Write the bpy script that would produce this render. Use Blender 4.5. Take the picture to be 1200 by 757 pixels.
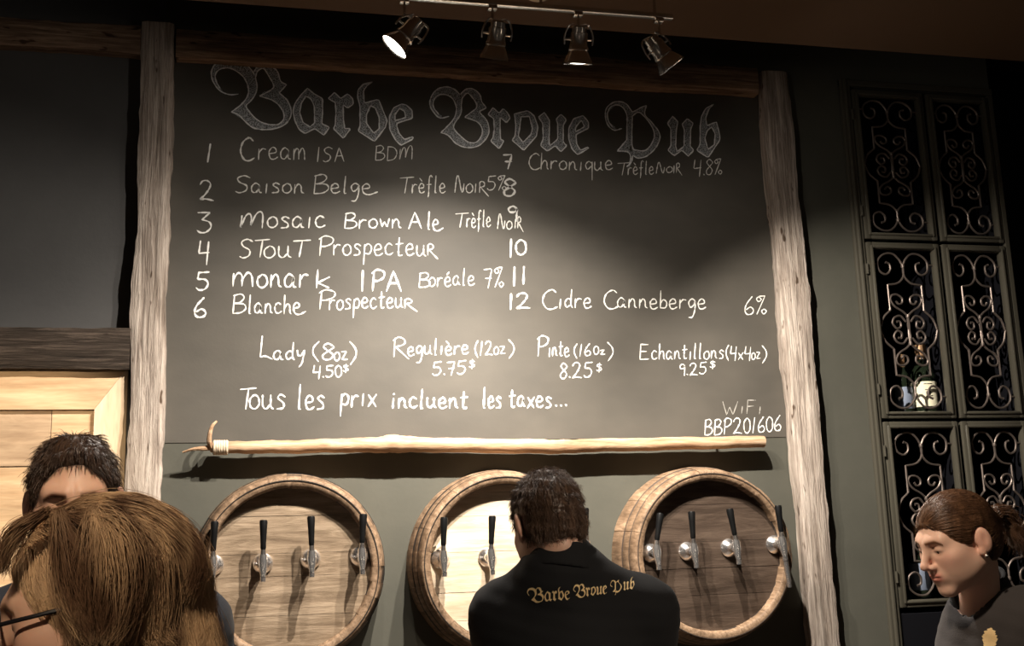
import bpy, bmesh, math, random
import numpy as np
from mathutils import Vector, Matrix, noise as mnoise
from mathutils.geometry import tessellate_polygon
from mathutils.bvhtree import BVHTree
random.seed(4); rng = np.random.default_rng(4)
scn = bpy.context.scene
for o in list(bpy.data.objects): bpy.data.objects.remove(o)

# ------------------------------------------------------------------ camera
FPX = 1338.19
PITCH, YAW, ROLL = math.radians(11.343), math.radians(13.065), math.radians(-1.8255)
D = 4.2; CAM = np.array([0, -D, 1.6])
Fv = np.array([math.sin(YAW)*math.cos(PITCH), math.cos(YAW)*math.cos(PITCH), math.sin(PITCH)])
R0 = np.array([math.cos(YAW), -math.sin(YAW), 0]); U0 = np.cross(R0, Fv)
Rv = R0*math.cos(ROLL)+U0*math.sin(ROLL); Uv = -R0*math.sin(ROLL)+U0*math.cos(ROLL)
cam = bpy.data.cameras.new('camera'); co = bpy.data.objects.new('camera', cam); scn.collection.objects.link(co)
cam.sensor_fit = 'HORIZONTAL'; cam.sensor_width = 36; cam.lens = FPX/1200*36; cam.clip_start = .05
M = Matrix.Identity(4)
for i in range(3): M[i][0], M[i][1], M[i][2], M[i][3] = Rv[i], Uv[i], -Fv[i], CAM[i]
co.matrix_world = M; scn.camera = co
def ray(px, py):
    d = Fv*FPX+Rv*(px-600)-Uv*(py-378.5); return d/np.linalg.norm(d)
def at(px, py, Y=0.):                                # the point at distance Y from the wall seen there
    d = ray(px, py); return CAM+d*((Y+D)/d[1])
def dep(px, py, t):                                  # the point at depth t along the view axis
    d = ray(px, py); return CAM+d*(t/(d@Fv))

# ------------------------------------------------------------------ world, light, exposure
w = bpy.data.worlds.new('world'); scn.world = w; w.use_nodes = True
w.node_tree.nodes['Background'].inputs[0].default_value = (1, .80, .64, 1)
w.node_tree.nodes['Background'].inputs[1].default_value = .014
scn.view_settings.view_transform = 'Standard'; scn.view_settings.look = 'None'
scn.view_settings.gamma = 1; scn.view_settings.use_curve_mapping = False
scn.view_settings.exposure = .45
scn.cycles.use_denoising = True
WARM = (1, .91, .81)                                 # track lamps: colour, then (watts, cone, blend) of beam and spill, one row a lamp
LAMPS = [((150, 84, 1.), (62, 124, .8), (5, 165, .4)), ((165, 84, 1.), (95, 122, .6), (5, 165, .4)), ((140, 76, 1.), (42, 114, .7), (4, 165, .4)), ((150, 84, 1.), (135, 110, .5), (4, 165, .4))]
def fill_light(name, loc, target, energy, cone, blend, col, size=.05):
    # an added spot without a fixture, swivelled towards target to brighten it
    l = bpy.data.lights.new(name, 'SPOT'); l.energy = energy; l.shadow_soft_size = size; l.color = col; l.spot_size = math.radians(cone); l.spot_blend = blend
    o = bpy.data.objects.new(name, l); scn.collection.objects.link(o); o.location = loc
    o.rotation_euler = (Vector(target)-Vector(loc)).to_track_quat('-Z', 'Y').to_euler()
fill_light('fill_spot', (-.10, -3.0, 3.2), (-.62, -1.9, 1.55), 95, 62, .8, (1, .80, .58))
fill_light('fill_spot', (1.45, -4.3, 3.1), (.86, -1.5, 1.52), 130, 17, .7, (1, .84, .66))
fill_light('fill_spot', (-.55, -4.9, 3.1), (-.35, -2.85, 1.5), 125, 26, .8, (1, .80, .56))
fill_light('fill_spot', (.15, -4.1, 3.1), (-.85, 0, 1.82), 300, 15, .6, (1, .80, .55))
fill_light('fill_spot', (.45, -2.6, 2.9), (1.5, -1.9, 1.55), 95, 26, 1, (1, .80, .60))

for loc in ((-1.9, -3.4, 2.45), (.55, -5.0, 2.5), (2.6, -3.2, 2.45)):  # unseen point lights added for glints on the chrome and faint fill
    l = bpy.data.lights.new('glint_light', 'POINT'); l.energy = 1.6; l.shadow_soft_size = .07; l.color = (1, .82, .62)
    o = bpy.data.objects.new('glint_light', l); scn.collection.objects.link(o); o.location = loc

# ------------------------------------------------------------------ helpers
def tag(o, label=None, cat=None, group=None, kind=None):
    for k, v in (('label', label), ('category', cat), ('group', group), ('kind', kind)):
        if v: o[k] = v
    return o
def empty(name, loc=(0, 0, 0)):
    o = bpy.data.objects.new(name, None); scn.collection.objects.link(o); o.location = loc; o.empty_display_size = .1
    return o
def link(name, me, mat, parent=None):
    o = bpy.data.objects.new(name, me); scn.collection.objects.link(o)
    for m in (mat if isinstance(mat, (list, tuple)) else [mat]): me.materials.append(m)
    if parent is not None:
        o.parent = parent; o.matrix_parent_inverse = Matrix.Translation(-Vector(abs_loc(parent)))
    return o
def abs_loc(o):
    v = Vector(o.location)
    return v
class MB:
    def __init__(s): s.v = []; s.f = []; s.mi = []; s.m = 0
    def add(s, v, f):
        n = len(s.v); s.v += [tuple(map(float, p)) for p in v]; s.f += [tuple(i+n for i in q) for q in f]; s.mi += [s.m]*len(f)
        return s
    def box(s, lo, hi, b=.0, mat=None):
        bm = bmesh.new(); bmesh.ops.create_cube(bm, size=1)
        lo, hi = np.array(lo, float), np.array(hi, float)
        for v in bm.verts: v.co = Vector((lo+hi)/2+np.array(v.co)*(hi-lo))
        if b: bmesh.ops.bevel(bm, geom=bm.edges[:], offset=b, segments=2, profile=.5, affect='EDGES')
        if mat is not None: bm.transform(mat)
        bm.verts.index_update()
        s.add([v.co for v in bm.verts], [[v.index for v in f.verts] for f in bm.faces]); bm.free(); return s
    def lathe(s, prof, mat=None, n=40, closed=False):      # prof: (r, z) pairs turned about z
        v = []; f = []; k = len(prof)
        for i in range(n):
            a = 2*math.pi*i/n
            for r, z in prof: v.append(Vector((r*math.cos(a), r*math.sin(a), z)))
        for i in range(n):
            j = (i+1) % n
            for q in range(k if closed else k-1):
                p = (q+1) % k; f.append((i*k+q, j*k+q, j*k+p, i*k+p))
        if mat is not None: v = [mat @ p for p in v]
        return s.add(v, f)
    def tube(s, path, rad, n=8, flat=None):
        P = [Vector(p) for p in path]; k = len(P); rad = [rad]*k if not hasattr(rad, '__len__') else rad
        v = []; f = []; t0 = (P[1]-P[0]).normalized(); up = t0.orthogonal().normalized()
        for i in range(k):
            t = (P[min(i+1, k-1)]-P[max(i-1, 0)]).normalized()
            up = (up-t*up.dot(t)).normalized(); si = t.cross(up)
            for j in range(n):
                a = 2*math.pi*j/n; v.append(P[i]+(up*math.cos(a)+si*math.sin(a))*rad[i])
        for i in range(k-1):
            for j in range(n): q = (j+1) % n; f.append((i*n+j, i*n+q, (i+1)*n+q, (i+1)*n+j))
        f.append(tuple(range(n))[::-1]); f.append(tuple(range((k-1)*n, k*n)))
        return s.add(v, f)
    def build(s, name, mat, parent=None, smooth=True, angle=35):
        me = bpy.data.meshes.new(name); me.from_pydata(s.v, [], s.f)
        bm = bmesh.new(); bm.from_mesh(me); bmesh.ops.recalc_face_normals(bm, faces=bm.faces[:])
        if smooth:
            for fc in bm.faces: fc.smooth = True
            for e in bm.edges:
                if len(e.link_faces) == 2 and e.calc_face_angle(0) > math.radians(angle): e.smooth = False
        bm.to_mesh(me); bm.free()
        o = link(name, me, mat, parent)
        if any(s.mi):
            for p, i in zip(me.polygons, s.mi): p.material_index = i
        return o
def spline(pts, n=8):                                 # Catmull-Rom through the points; doubled points make corners
    P = [np.array(p, float) for p in pts]
    if len(P) < 3: return [P[0]+(P[-1]-P[0])*t for t in np.linspace(0, 1, n)]
    P = [2*P[0]-P[1]]+P+[2*P[-1]-P[-2]]; out = []
    for i in range(1, len(P)-2):
        a, b, c, d = P[i-1:i+3]
        if np.allclose(b, c): continue
        for t in np.linspace(0, 1, n, endpoint=False):
            out.append(.5*(2*b+(c-a)*t+(2*a-5*b+4*c-d)*t*t+(3*b-a-3*c+d)*t**3))
    return out+[P[-2]]
def resample(pl, n):
    P = np.array(pl, float); L = np.r_[0, np.cumsum(np.linalg.norm(np.diff(P, axis=0), axis=1))]
    t = np.linspace(0, L[-1], n); return np.stack([np.interp(t, L, P[:, k]) for k in range(P.shape[1])], 1)
def align(d, up=(0, 0, 1)): return Vector(d).to_track_quat('Z', 'Y').to_matrix().to_4x4()

# ------------------------------------------------------------------ materials
def mat(name, col, rough=.6, metal=0, spec=.5, var=0, scale=(8, 8, 8), col2=None, bump=0, bscale=None, coat=0, detail=5, emit=None, lo=.35, hi=.65, sheen=0, sss=0):
    m = bpy.data.materials.new(name); m.use_nodes = True; nt = m.node_tree; b = nt.nodes['Principled BSDF']
    b.inputs['Base Color'].default_value = (*col, 1); b.inputs['Roughness'].default_value = rough
    b.inputs['Metallic'].default_value = metal; b.inputs['Specular IOR Level'].default_value = spec
    b.inputs['Coat Weight'].default_value = coat; b.inputs['Sheen Weight'].default_value = sheen
    if sss: b.inputs['Subsurface Weight'].default_value = sss; b.inputs['Subsurface Radius'].default_value = (.01, .004, .002); b.inputs['Subsurface Scale'].default_value = 1
    if emit: b.inputs['Emission Color'].default_value = (*emit[0], 1); b.inputs['Emission Strength'].default_value = emit[1]
    if col2 or bump:
        tc = nt.nodes.new('ShaderNodeTexCoord')
        def nz(sc):
            mp = nt.nodes.new('ShaderNodeMapping'); mp.inputs['Scale'].default_value = sc
            nt.links.new(tc.outputs['Object'], mp.inputs['Vector'])
            n = nt.nodes.new('ShaderNodeTexNoise'); n.inputs['Scale'].default_value = 1; n.inputs['Detail'].default_value = detail; n.inputs['Roughness'].default_value = .65
            nt.links.new(mp.outputs[0], n.inputs['Vector']); return n
        if col2:
            n = nz(scale); r = nt.nodes.new('ShaderNodeValToRGB')
            r.color_ramp.elements[0].position = lo; r.color_ramp.elements[1].position = hi
            r.color_ramp.elements[0].color = (*col, 1); r.color_ramp.elements[1].color = (*col2, 1)
            nt.links.new(n.outputs[0], r.inputs[0]); nt.links.new(r.outputs[0], b.inputs['Base Color'])
        if bump:
            n2 = nz(bscale or scale); bp = nt.nodes.new('ShaderNodeBump'); bp.inputs['Strength'].default_value = bump; bp.inputs['Distance'].default_value = .01
            nt.links.new(n2.outputs[0], bp.inputs['Height']); nt.links.new(bp.outputs[0], b.inputs['Normal'])
    return m
def wood(name, cols, along, fine=90, long=3, rough=.75, bump=.5, knots=True):
    # long grain along one object axis: two stretched noises and a sparse dark speckle
    m = bpy.data.materials.new(name); m.use_nodes = True; nt = m.node_tree; b = nt.nodes['Principled BSDF']; b.inputs['Roughness'].default_value = rough
    b.inputs['Specular IOR Level'].default_value = .25
    tc = nt.nodes.new('ShaderNodeTexCoord')
    def nz(fa, fl, det=6, dist=0):
        sc = [fa]*3; sc[along] = fl
        mp = nt.nodes.new('ShaderNodeMapping'); mp.inputs['Scale'].default_value = sc; nt.links.new(tc.outputs['Object'], mp.inputs['Vector'])
        n = nt.nodes.new('ShaderNodeTexNoise'); n.inputs['Scale'].default_value = 1; n.inputs['Detail'].default_value = det; n.inputs['Distortion'].default_value = dist; n.inputs['Roughness'].default_value = .7
        nt.links.new(mp.outputs[0], n.inputs['Vector']); return n
    g = nz(fine, long, 6, .6); r = nt.nodes.new('ShaderNodeValToRGB'); cr = r.color_ramp
    cr.elements[0].position = .3; cr.elements[0].color = (*cols[0], 1); cr.elements[1].position = .68; cr.elements[1].color = (*cols[2], 1)
    e = cr.elements.new(.5); e.color = (*cols[1], 1)
    nt.links.new(g.outputs[0], r.inputs[0])
    big = nz(14, 2.2, 4); r2 = nt.nodes.new('ShaderNodeValToRGB'); r2.color_ramp.elements[0].position = .3; r2.color_ramp.elements[1].position = .7
    r2.color_ramp.elements[0].color = (.55, .5, .45, 1); r2.color_ramp.elements[1].color = (1.1, 1.05, 1, 1)
    nt.links.new(big.outputs[0], r2.inputs[0])
    mx = nt.nodes.new('ShaderNodeMix'); mx.data_type = 'RGBA'; mx.blend_type = 'MULTIPLY'; mx.inputs[0].default_value = 1
    nt.links.new(r.outputs[0], mx.inputs[6]); nt.links.new(r2.outputs[0], mx.inputs[7]); out = mx.outputs[2]
    if knots:
        k = nz(30, 9, 2); r3 = nt.nodes.new('ShaderNodeValToRGB'); r3.color_ramp.elements[0].position = .29; r3.color_ramp.elements[1].position = .34
        r3.color_ramp.elements[0].color = (.25, .2, .16, 1); r3.color_ramp.elements[1].color = (1, 1, 1, 1)
        nt.links.new(k.outputs[0], r3.inputs[0])
        mx2 = nt.nodes.new('ShaderNodeMix'); mx2.data_type = 'RGBA'; mx2.blend_type = 'MULTIPLY'; mx2.inputs[0].default_value = 1
        nt.links.new(out, mx2.inputs[6]); nt.links.new(r3.outputs[0], mx2.inputs[7]); out = mx2.outputs[2]
    nt.links.new(out, b.inputs['Base Color'])
    bp = nt.nodes.new('ShaderNodeBump'); bp.inputs['Strength'].default_value = bump; bp.inputs['Distance'].default_value = .014
    nt.links.new(g.outputs[0], bp.inputs['Height']); nt.links.new(bp.outputs[0], b.inputs['Normal'])
    return m
def chalk(name, col, cover):                          # dry chalk: bare board shows through the grain
    m = bpy.data.materials.new(name); m.use_nodes = True; nt = m.node_tree; b = nt.nodes['Principled BSDF']
    b.inputs['Base Color'].default_value = (*col, 1); b.inputs['Roughness'].default_value = 1; b.inputs['Specular IOR Level'].default_value = 0
    tc = nt.nodes.new('ShaderNodeTexCoord'); n = nt.nodes.new('ShaderNodeTexNoise'); n.inputs['Scale'].default_value = 260; n.inputs['Detail'].default_value = 3
    nt.links.new(tc.outputs['Object'], n.inputs['Vector'])
    r = nt.nodes.new('ShaderNodeMapRange'); r.inputs[1].default_value = .62-cover*.5; r.inputs[2].default_value = .78-cover*.5
    nt.links.new(n.outputs[0], r.inputs[0]); nt.links.new(r.outputs[0], b.inputs['Alpha'])
    return m
olive = mat('olive_paint', (.072, .071, .056), .7, spec=.3, col2=(.086, .084, .066), scale=(3, 3, 3), bump=.06, bscale=(40, 40, 40))
board = mat('chalkboard_paint', (.074, .067, .055), .62, spec=.38, col2=(.097, .087, .071), scale=(2.2, 2.2, 3.5), bump=.04, bscale=(60, 60, 60), detail=3)
black_paint_and_shade = mat('black_paint_and_shade', (.006, .006, .008), .8, spec=.1)
soffit_mat = mat('brown_ceiling', (.10, .06, .035), .8, spec=.2)
void_mat = mat('dark_upper_ceiling', (.012, .011, .009), .9, spec=.1)
floor_mat = mat('dark_floor', (.05, .035, .025), .5, col2=(.08, .055, .04), scale=(2, 12, 2))
post_wood = wood('weathered_post_wood', ((.20, .165, .14), (.50, .44, .39), (.76, .70, .64)), 2, 75, 3.5, .8, .9)
beam_wood = wood('dark_beam_wood', ((.022, .017, .013), (.062, .048, .037), (.17, .135, .11)), 0, 80, 4, .8, .9)
top_wood = wood('brown_beam_wood', ((.09, .058, .04), (.26, .175, .12), (.48, .35, .25)), 0, 60, 3)
pine = wood('pine_wood', ((.74, .50, .30), (.82, .60, .38), (.88, .69, .47)), 0, 22, 1.5, .55, .08, False)
pine_v = wood('pine_wood_upright', ((.80, .62, .42), (.86, .70, .5), (.90, .76, .57)), 2, 22, 1.5, .55, .08, False)
pine_grey = wood('greyed_pine_wood', ((.50, .36, .24), (.60, .45, .31), (.70, .54, .38)), 0, 16, 3, .6, .08, False)
pole_wood = wood('peeled_pole_wood', ((.28, .165, .095), (.52, .35, .22), (.72, .55, .39)), 0, 45, 5, .55, .25, False)
stave_wood = wood('oak_stave_wood', ((.11, .072, .045), (.24, .165, .106), (.37, .265, .18)), 1, 60, 8, .6, .2, False)
head_mid = wood('grey_oak_head', ((.19, .14, .095), (.32, .25, .175), (.44, .355, .26)), 0, 42, 5, .65, .25, False)
head_pale = wood('pale_oak_head', ((.70, .57, .41), (.80, .68, .52), (.88, .78, .63)), 0, 40, 4, .6, .15, False)
head_dark = wood('dark_oak_head', ((.045, .031, .022), (.070, .050, .037), (.105, .078, .059)), 0, 40, 5, .6, .2, False)
seam = mat('dark_seam', (.03, .02, .013), .9)
iron_black = mat('black_hoop', (.02, .018, .016), .55, metal=.4)
chrome = mat('chrome', (.90, .88, .86), .19, metal=.95, spec=.8)
chrome_dark = mat('dark_chrome', (.66, .62, .58), .2, metal=.97, spec=.8)
plastic = mat('black_plastic', (.005, .005, .005), .45, spec=.12)
wrought = mat('wrought_iron', (.21, .17, .145), .48, metal=.8)
cab_paint = mat('cabinet_paint', (.068, .062, .046), .34, spec=.5, coat=.15, bump=.1, bscale=(30, 30, 8))
bulb_mat = mat('lit_lamp_glass', (1, 1, 1), .4, emit=((1, .95, .86), 14))
chalk_w = chalk('white_chalk', (.86, .84, .78), 1.05)
chalk_bold = chalk('thick_white_chalk', (.95, .93, .88), 1.4)
chalk_thin = chalk('thin_chalk', (.62, .60, .55), .75)
chalk_faint = chalk('faint_chalk', (.42, .40, .36), .7)
chalk_title = chalk('title_chalk', (.95, .95, .93), 1.2)
chalk_smudge = chalk('smudged_chalk', (.55, .57, .58), .45)

# ------------------------------------------------------------------ the room
def struct(name, mb, m):
    o = mb.build(name, m, smooth=False); o['kind'] = 'structure'; return o
cx0, cx1 = at(1011, 285)[0], at(1174, 288)[0]         # cabinet opening
cz0 = at(1058, 714)[2]-.02; cz1 = at(1000, 103)[2]
grey = mat('grey_paint', (.078, .076, .074), .7, spec=.3, col2=(.09, .088, .085), scale=(3, 3, 3), bump=.06, bscale=(40, 40, 40))
xlw = at(186, 300, 0)[0]
struct('wall_left', MB().box((-3, 0, 0), (xlw, .12, 3.9)), grey)
wl = MB().box((xlw, 0, 0), (cx0, .12, 3.9)).box((cx0, 0, cz1), (cx1+.03, .12, 3.9)).box((cx0, .0, 0), (cx1+.03, .12, cz0-.5))
struct('wall_back', wl, olive)
struct('wall_right', MB().box((cx1+.03, .5, 0), (6, .6, 3.9)), black_paint_and_shade)  # near-black colour stands in for the unlit passage beyond the cabinet
struct('floor', MB().box((-4, -8, -.1), (6, .6, 0)), floor_mat)
TY = -.95; zs = at(640, 10, TY)[2]+.09
d_ = ray(860, 47); yedge = (CAM+d_*((zs-CAM[2])/d_[2]))[1]
struct('ceiling', MB().box((-4, -8, zs), (6, yedge, zs+.08)), soffit_mat)
struct('ceiling_upper', MB().box((-4, yedge-.4, 3.9), (6, .6, 4.0)), void_mat)

# timbers: rough sawn, edges wandering
def timber(name, a, b, wid, dpt, m, seed, label, cat, axis, wob=.0085, n=110):
    # a, b: centres of the front face ends; the back stands on the wall
    a, b = Vector(a), Vector(b); L = (b-a).length; t = (b-a)/L; dp = Vector((0, 1, 0)); si = t.cross(dp).normalized()
    ring = []; q = 7
    for i in range(q): ring.append((-.5+i/(q-1), 0))
    for i in range(1, 4): ring.append((.5, i/3))
    for i in range(q-2, -1, -1): ring.append((-.5+i/(q-1), 1))
    for i in range(2, 0, -1): ring.append((-.5, i/3))
    mb = MB(); v = []; f = []; k = len(ring)
    for i in range(n+1):
        s = i/n
        for u, d in ring:
            p = a+t*L*s+si*(u*wid)+dp*(d*(dpt-.003))
            side = 1 if u > 0 else -1
            e = mnoise.noise(Vector((seed+side*9, s*L*3, 0)))*wob*1.6+mnoise.noise(Vector((seed+side*5, s*L*16, 3)))*wob*.7+mnoise.noise(Vector((seed+side*3, s*L*55, 8)))*wob*.35
            p += si*(e*abs(u)*2*side)
            if d < .5: p += dp*((mnoise.noise(Vector((u*4+seed, s*L*9, 5)))*.004)+(.008 if abs(u) > .49 else 0))
            v.append(p)
    for i in range(n):
        for j in range(k): j2 = (j+1) % k; f.append((i*k+j, i*k+j2, (i+1)*k+j2, (i+1)*k+j))
    f += [tuple(range(k)), tuple(range(n*k, n*k+k))[::-1]]
    mb.add(v, f); return tag(mb.build(name, m, angle=50), label, cat)
def mid(p, q): return (np.array(p)+np.array(q))/2
PD = .06
def post(xa, xb, ya, x2a, x2b, y2, z0, z1, *r):
    A, B = at(xa, ya, -PD), at(xb, ya, -PD); C_, E_ = at(x2a, y2, -PD), at(x2b, y2, -PD)
    ctop, cbot = mid(A, B), mid(C_, E_); wid = ((B[0]-A[0])+(E_[0]-C_[0]))/2
    s = (cbot-ctop)/(cbot[2]-ctop[2])
    return timber(r[0], ctop+s*(z0-ctop[2]), ctop+s*(z1-ctop[2]), wid, PD-.001, *r[1:])
zt = at(210, 33, -PD)[2]
lp = post(165, 206, 40, 148, 187, 590, .0, zt+.02, 'timber_post', post_wood, 3, 'pale weathered timber post between the pine panel and the chalkboard', 'post', 2)
rp = post(893, 927, 100, 951, 985, 757, .0, zt-.01, 'timber_post', post_wood, 8.3, 'pale weathered timber post between the chalkboard and the iron grille cabinet', 'post', 2)
lx1 = at(206, 60, -PD)[0]; rx0 = at(889, 95, -PD)[0]
zb0, zb1 = at(210, 66, -PD)[2], zt
timber('timber_beam', (lx1, -PD, (zb0+zb1)/2), (rx0, -PD, (zb0+zb1)/2), zb1-zb0, PD-.001, top_wood, 21, 'long brown timber beam across the top of the chalkboard', 'beam', 0, .004, 120)
lx0 = at(164, 60, -PD)[0]
timber('timber_beam', (-1.9, -PD, at(80, 40, -PD)[2]), (lx0, -PD, at(80, 40, -PD)[2]), at(80, 24, -PD)[2]-at(80, 56, -PD)[2], PD-.001, top_wood, 31, 'brown timber beam under the ceiling left of the pale post', 'beam', 0, .004)
m0, m1 = at(100, 384, -PD), at(100, 432, -PD); lx2 = at(152, 410, -PD)[0]
timber('timber_beam', (-1.9, -PD, (m0[2]+m1[2])/2), (lx2, -PD, (m0[2]+m1[2])/2), m0[2]-m1[2], PD-.001, beam_wood, 44, 'dark charred timber beam above the pine panel', 'beam', 0, .004)

# pine panel under the charred beam
pp = empty('pine_panel', at(60, 700)); tag(pp, 'bright pine framed panel of wide boards under the charred beam', 'panel')
ztp = m1[2]+.012; zi = at(60, 480, -.02)[2]; xr = at(148.5, 480, -.02)[0]; xi = at(110, 500, -.02)[0]
cr = .0012
def prism(poly, y0, y1):
    n = len(poly); v = [(x, y0, z) for x, z in poly]+[(x, y1, z) for x, z in poly]
    return MB().add(v, [tuple(range(n)), tuple(range(n, 2*n))[::-1]]+[(i, (i+1) % n, n+(i+1) % n, n+i) for i in range(n)])
prism([(-1.9, zi), (xi-cr, zi), (xr-cr, ztp), (-1.9, ztp)], -.024, -.001).build('head_casing', pine, pp, False)
prism([(xi, zi), (xi, .9), (xr, .9), (xr, ztp)], -.024, -.001).build('side_casing', pine_v, pp, False)
xp = at(60, 500, -.01)[0]; zg = at(20, 547, -.01)[2]; zg2 = at(20, 640, -.01)[2]
MB().box((-1.9, -.010, zg+.002), (xp-.001, -.001, zi-.002), .001).build('wide_board', pine_grey, pp, False)
MB().box((xp+.001, -.010, zg+.002), (xi-.002, -.001, zi-.002), .001).build('end_board', pine, pp, False)
MB().box((-1.9, -.010, zg2), (xi-.002, -.001, zg-.002), .001).build('middle_board', pine, pp, False)
MB().box((-1.9, -.010, .9), (xi-.002, -.001, zg2-.003), .001).build('lower_board', pine, pp, False)

# ------------------------------------------------------------------ chalkboard and its writing
BY = -.0025
zbb = at(215, 519, BY)[2]
cb = MB().box((at(196, 300, BY)[0], BY, zbb), (at(900, 300, BY)[0]+.06, -.0005, zb0+.03), .001).build('chalkboard', board, smooth=False)
tag(cb, 'big black chalkboard menu between two timber posts covered in white chalk writing', 'chalkboard')
G = {'1': "12,100 0,0", '2': "2,78 12,96 30,100 44,86 40,62 20,25 0,2 0,2 25,6 56,0", '3': "3,95 42,96 42,96 16,62 16,62 40,50 44,25 28,3 10,2 0,12",
'4': "8,100 0,42 0,42 48,46|46,96 36,-12", '5': "50,98 10,95 10,95 6,60 6,60 35,58 46,35 34,8 12,2 0,14", '6': "36,100 10,60 2,25 12,2 34,4 42,24 28,42 8,28",
'7': "0,95 42,98 42,98 22,0|8,50 40,50", '8': "40,85 22,100 6,82 20,58 40,30 28,2 8,4 4,28 22,52 42,75 40,85", '9': "38,80 22,98 4,82 10,60 30,62 38,82 38,82 34,0",
'0': "22,100 4,70 6,20 24,0 42,25 40,78 22,100", '%': "16,98 4,86 14,70 26,82 16,98 44,100|44,100 6,0|40,28 28,16 38,0 50,14 40,28",
'(': "22,110 4,75 2,35 20,-12", ')': "0,110 18,75 20,35 2,-12", '$': "36,80 12,88 6,65 30,48 34,25 10,12 0,22|22,105 18,-8", '.': "0,6 5,2 5,2 2,0",
'A': "0,0 24,98 24,98 50,0|8,38 42,40", 'B': "6,98 0,0|2,94 30,100 42,80 28,58 6,52|6,52 40,46 48,22 30,2 0,0", 'C': "46,86 32,100 10,80 2,40 14,6 32,0 50,12",
'D': "6,98 2,0|4,97 36,90 52,55 38,12 2,0", 'E': "6,98 2,0|6,98 44,96|4,52 36,52|2,0 46,2", 'F': "6,98 2,0|6,98 46,96|4,52 36,54", 'I': "8,100 0,0",
'L': "10,100 2,4 2,4 22,10 50,-4", 'M': "6,72 2,0 2,0 16,66 28,84 34,62 32,12 32,12 46,74 60,96 68,74 66,0", 'N': "0,0 10,80 18,98 24,80 36,14 44,0 50,30 52,50",
'P': "8,98 2,0|0,86 20,104 46,92 44,66 24,50 6,48", 'R': "6,98 2,0|0,86 20,104 42,90 40,66 6,50|10,50 58,-12", 'S': "50,88 30,100 8,86 14,62 38,42 36,14 14,0 0,8",
'T': "0,92 54,98|28,94 18,0", 'W': "0,98 20,0 20,0 34,60 34,60 52,0 52,0 76,98", 'a': "36,45 20,55 4,35 6,8 22,4 36,30 36,44 36,8 46,2", 'b': "6,100 4,4|4,30 20,50 36,34 30,6 4,4",
'c': "36,46 20,55 4,35 8,6 24,0 40,10", 'd': "34,44 18,50 4,28 12,2 30,14|38,100 34,20 42,0", 'e': "6,26 34,32 32,50 18,55 4,34 10,4 26,0 42,10", 'ê': "6,26 34,32 32,50 18,55 4,34 10,2 34,-8 70,8",
'f': "40,92 30,102 20,80 16,0 12,-25|4,48 34,50", 'g': "36,45 20,55 4,36 12,8 30,22 38,45 38,45 34,-10 22,-46 4,-48", 'h': "6,100 2,0|2,22 18,52 32,44 34,10 40,0", 'i': "4,52 0,0", 'j': "4,70 4,70",
'k': "6,100 2,0|44,60 6,28 6,28 42,0", 'l': "8,100 2,6 10,0", 'm': "4,50 2,0|2,24 14,52 24,42 24,2|24,24 38,54 48,40 50,0", 'n': "4,50 2,0|2,24 18,52 30,40 32,10 42,2",
'o': "22,54 4,36 6,8 24,0 40,18 36,44 22,54", 'p': "6,52 0,-45|4,40 22,56 38,38 28,8 4,10", 'q': "36,44 20,55 4,34 14,6 34,26|38,52 38,-60", 'r': "4,50 2,0|2,28 18,50 34,48", 's': "34,46 18,55 6,42 28,22 26,4 2,0",
't': "16,88 12,10 20,0 30,4|0,56 34,60", 'u': "4,52 4,12 18,0 34,18|36,52 36,10 46,0", 'v': "2,52 16,0 16,0 32,52", 'w': "2,50 10,2 10,2 22,34 22,34 34,2 34,2 44,52", 'x': "2,52 36,0|38,54 0,0",
'y': "4,52 8,24 22,22 34,50|38,52 26,-20 12,-46", 'z': "2,50 36,52 36,52 4,2 4,2 42,4", 'é': "6,26 34,32 32,50 18,55 4,34 10,4 26,0 42,10|16,68 30,84", 'è': "6,26 34,32 32,50 18,55 4,34 10,4 26,0 42,10|8,86 24,68",
'ï': "4,52 0,0|6,78 5,72", 'ʀ': "4,62 2,0|0,54 16,66 34,56 32,38 6,30|10,30 62,-22", 'ᴀ': "0,0 18,70 18,70 38,0|6,28 32,30"}
def glyph(c): return [[tuple(map(float, p.split(','))) for p in s.split()] for s in G[c].split('|')]
def ribbon(mb, pts, wd, Y, conv):
    # a chalk stroke of width wd (metres) along pixel points, laid on the board
    P = np.array([conv(*p) for p in pts]); P = resample(P[:, [0, 2]], max(3, len(P)))
    k = len(P); T = np.gradient(P, axis=0); T /= np.linalg.norm(T, axis=1)[:, None]+1e-9; N = np.stack([-T[:, 1], T[:, 0]], 1)
    wv = wd/2*(1+.22*np.sin(np.arange(k)*.9+rng.random()*6)+.15*rng.standard_normal(k)); wv[0] *= .7; wv[-1] *= .6
    ex = np.vstack([P[:1]-T[:1]*wd*.3, P, P[-1:]+T[-1:]*wd*.3]); N = np.vstack([N[:1], N, N[-1:]]); wv = np.r_[wv[0]*.4, wv, wv[-1]*.4]
    v = [(*(p+n*h)[:1], Y, (p+n*h)[1]) for p, n, h in zip(ex, N, wv)]+[(*(p-n*h)[:1], Y, (p-n*h)[1]) for p, n, h in zip(ex, N, wv)]
    K = len(ex); mb.add(v, [(i, i+1, K+i+1, K+i) for i in range(K-1)])
YC = [0]
def conv_board(x, y): return at(x, y, BY-.0012-YC[0]*1e-5)
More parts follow.
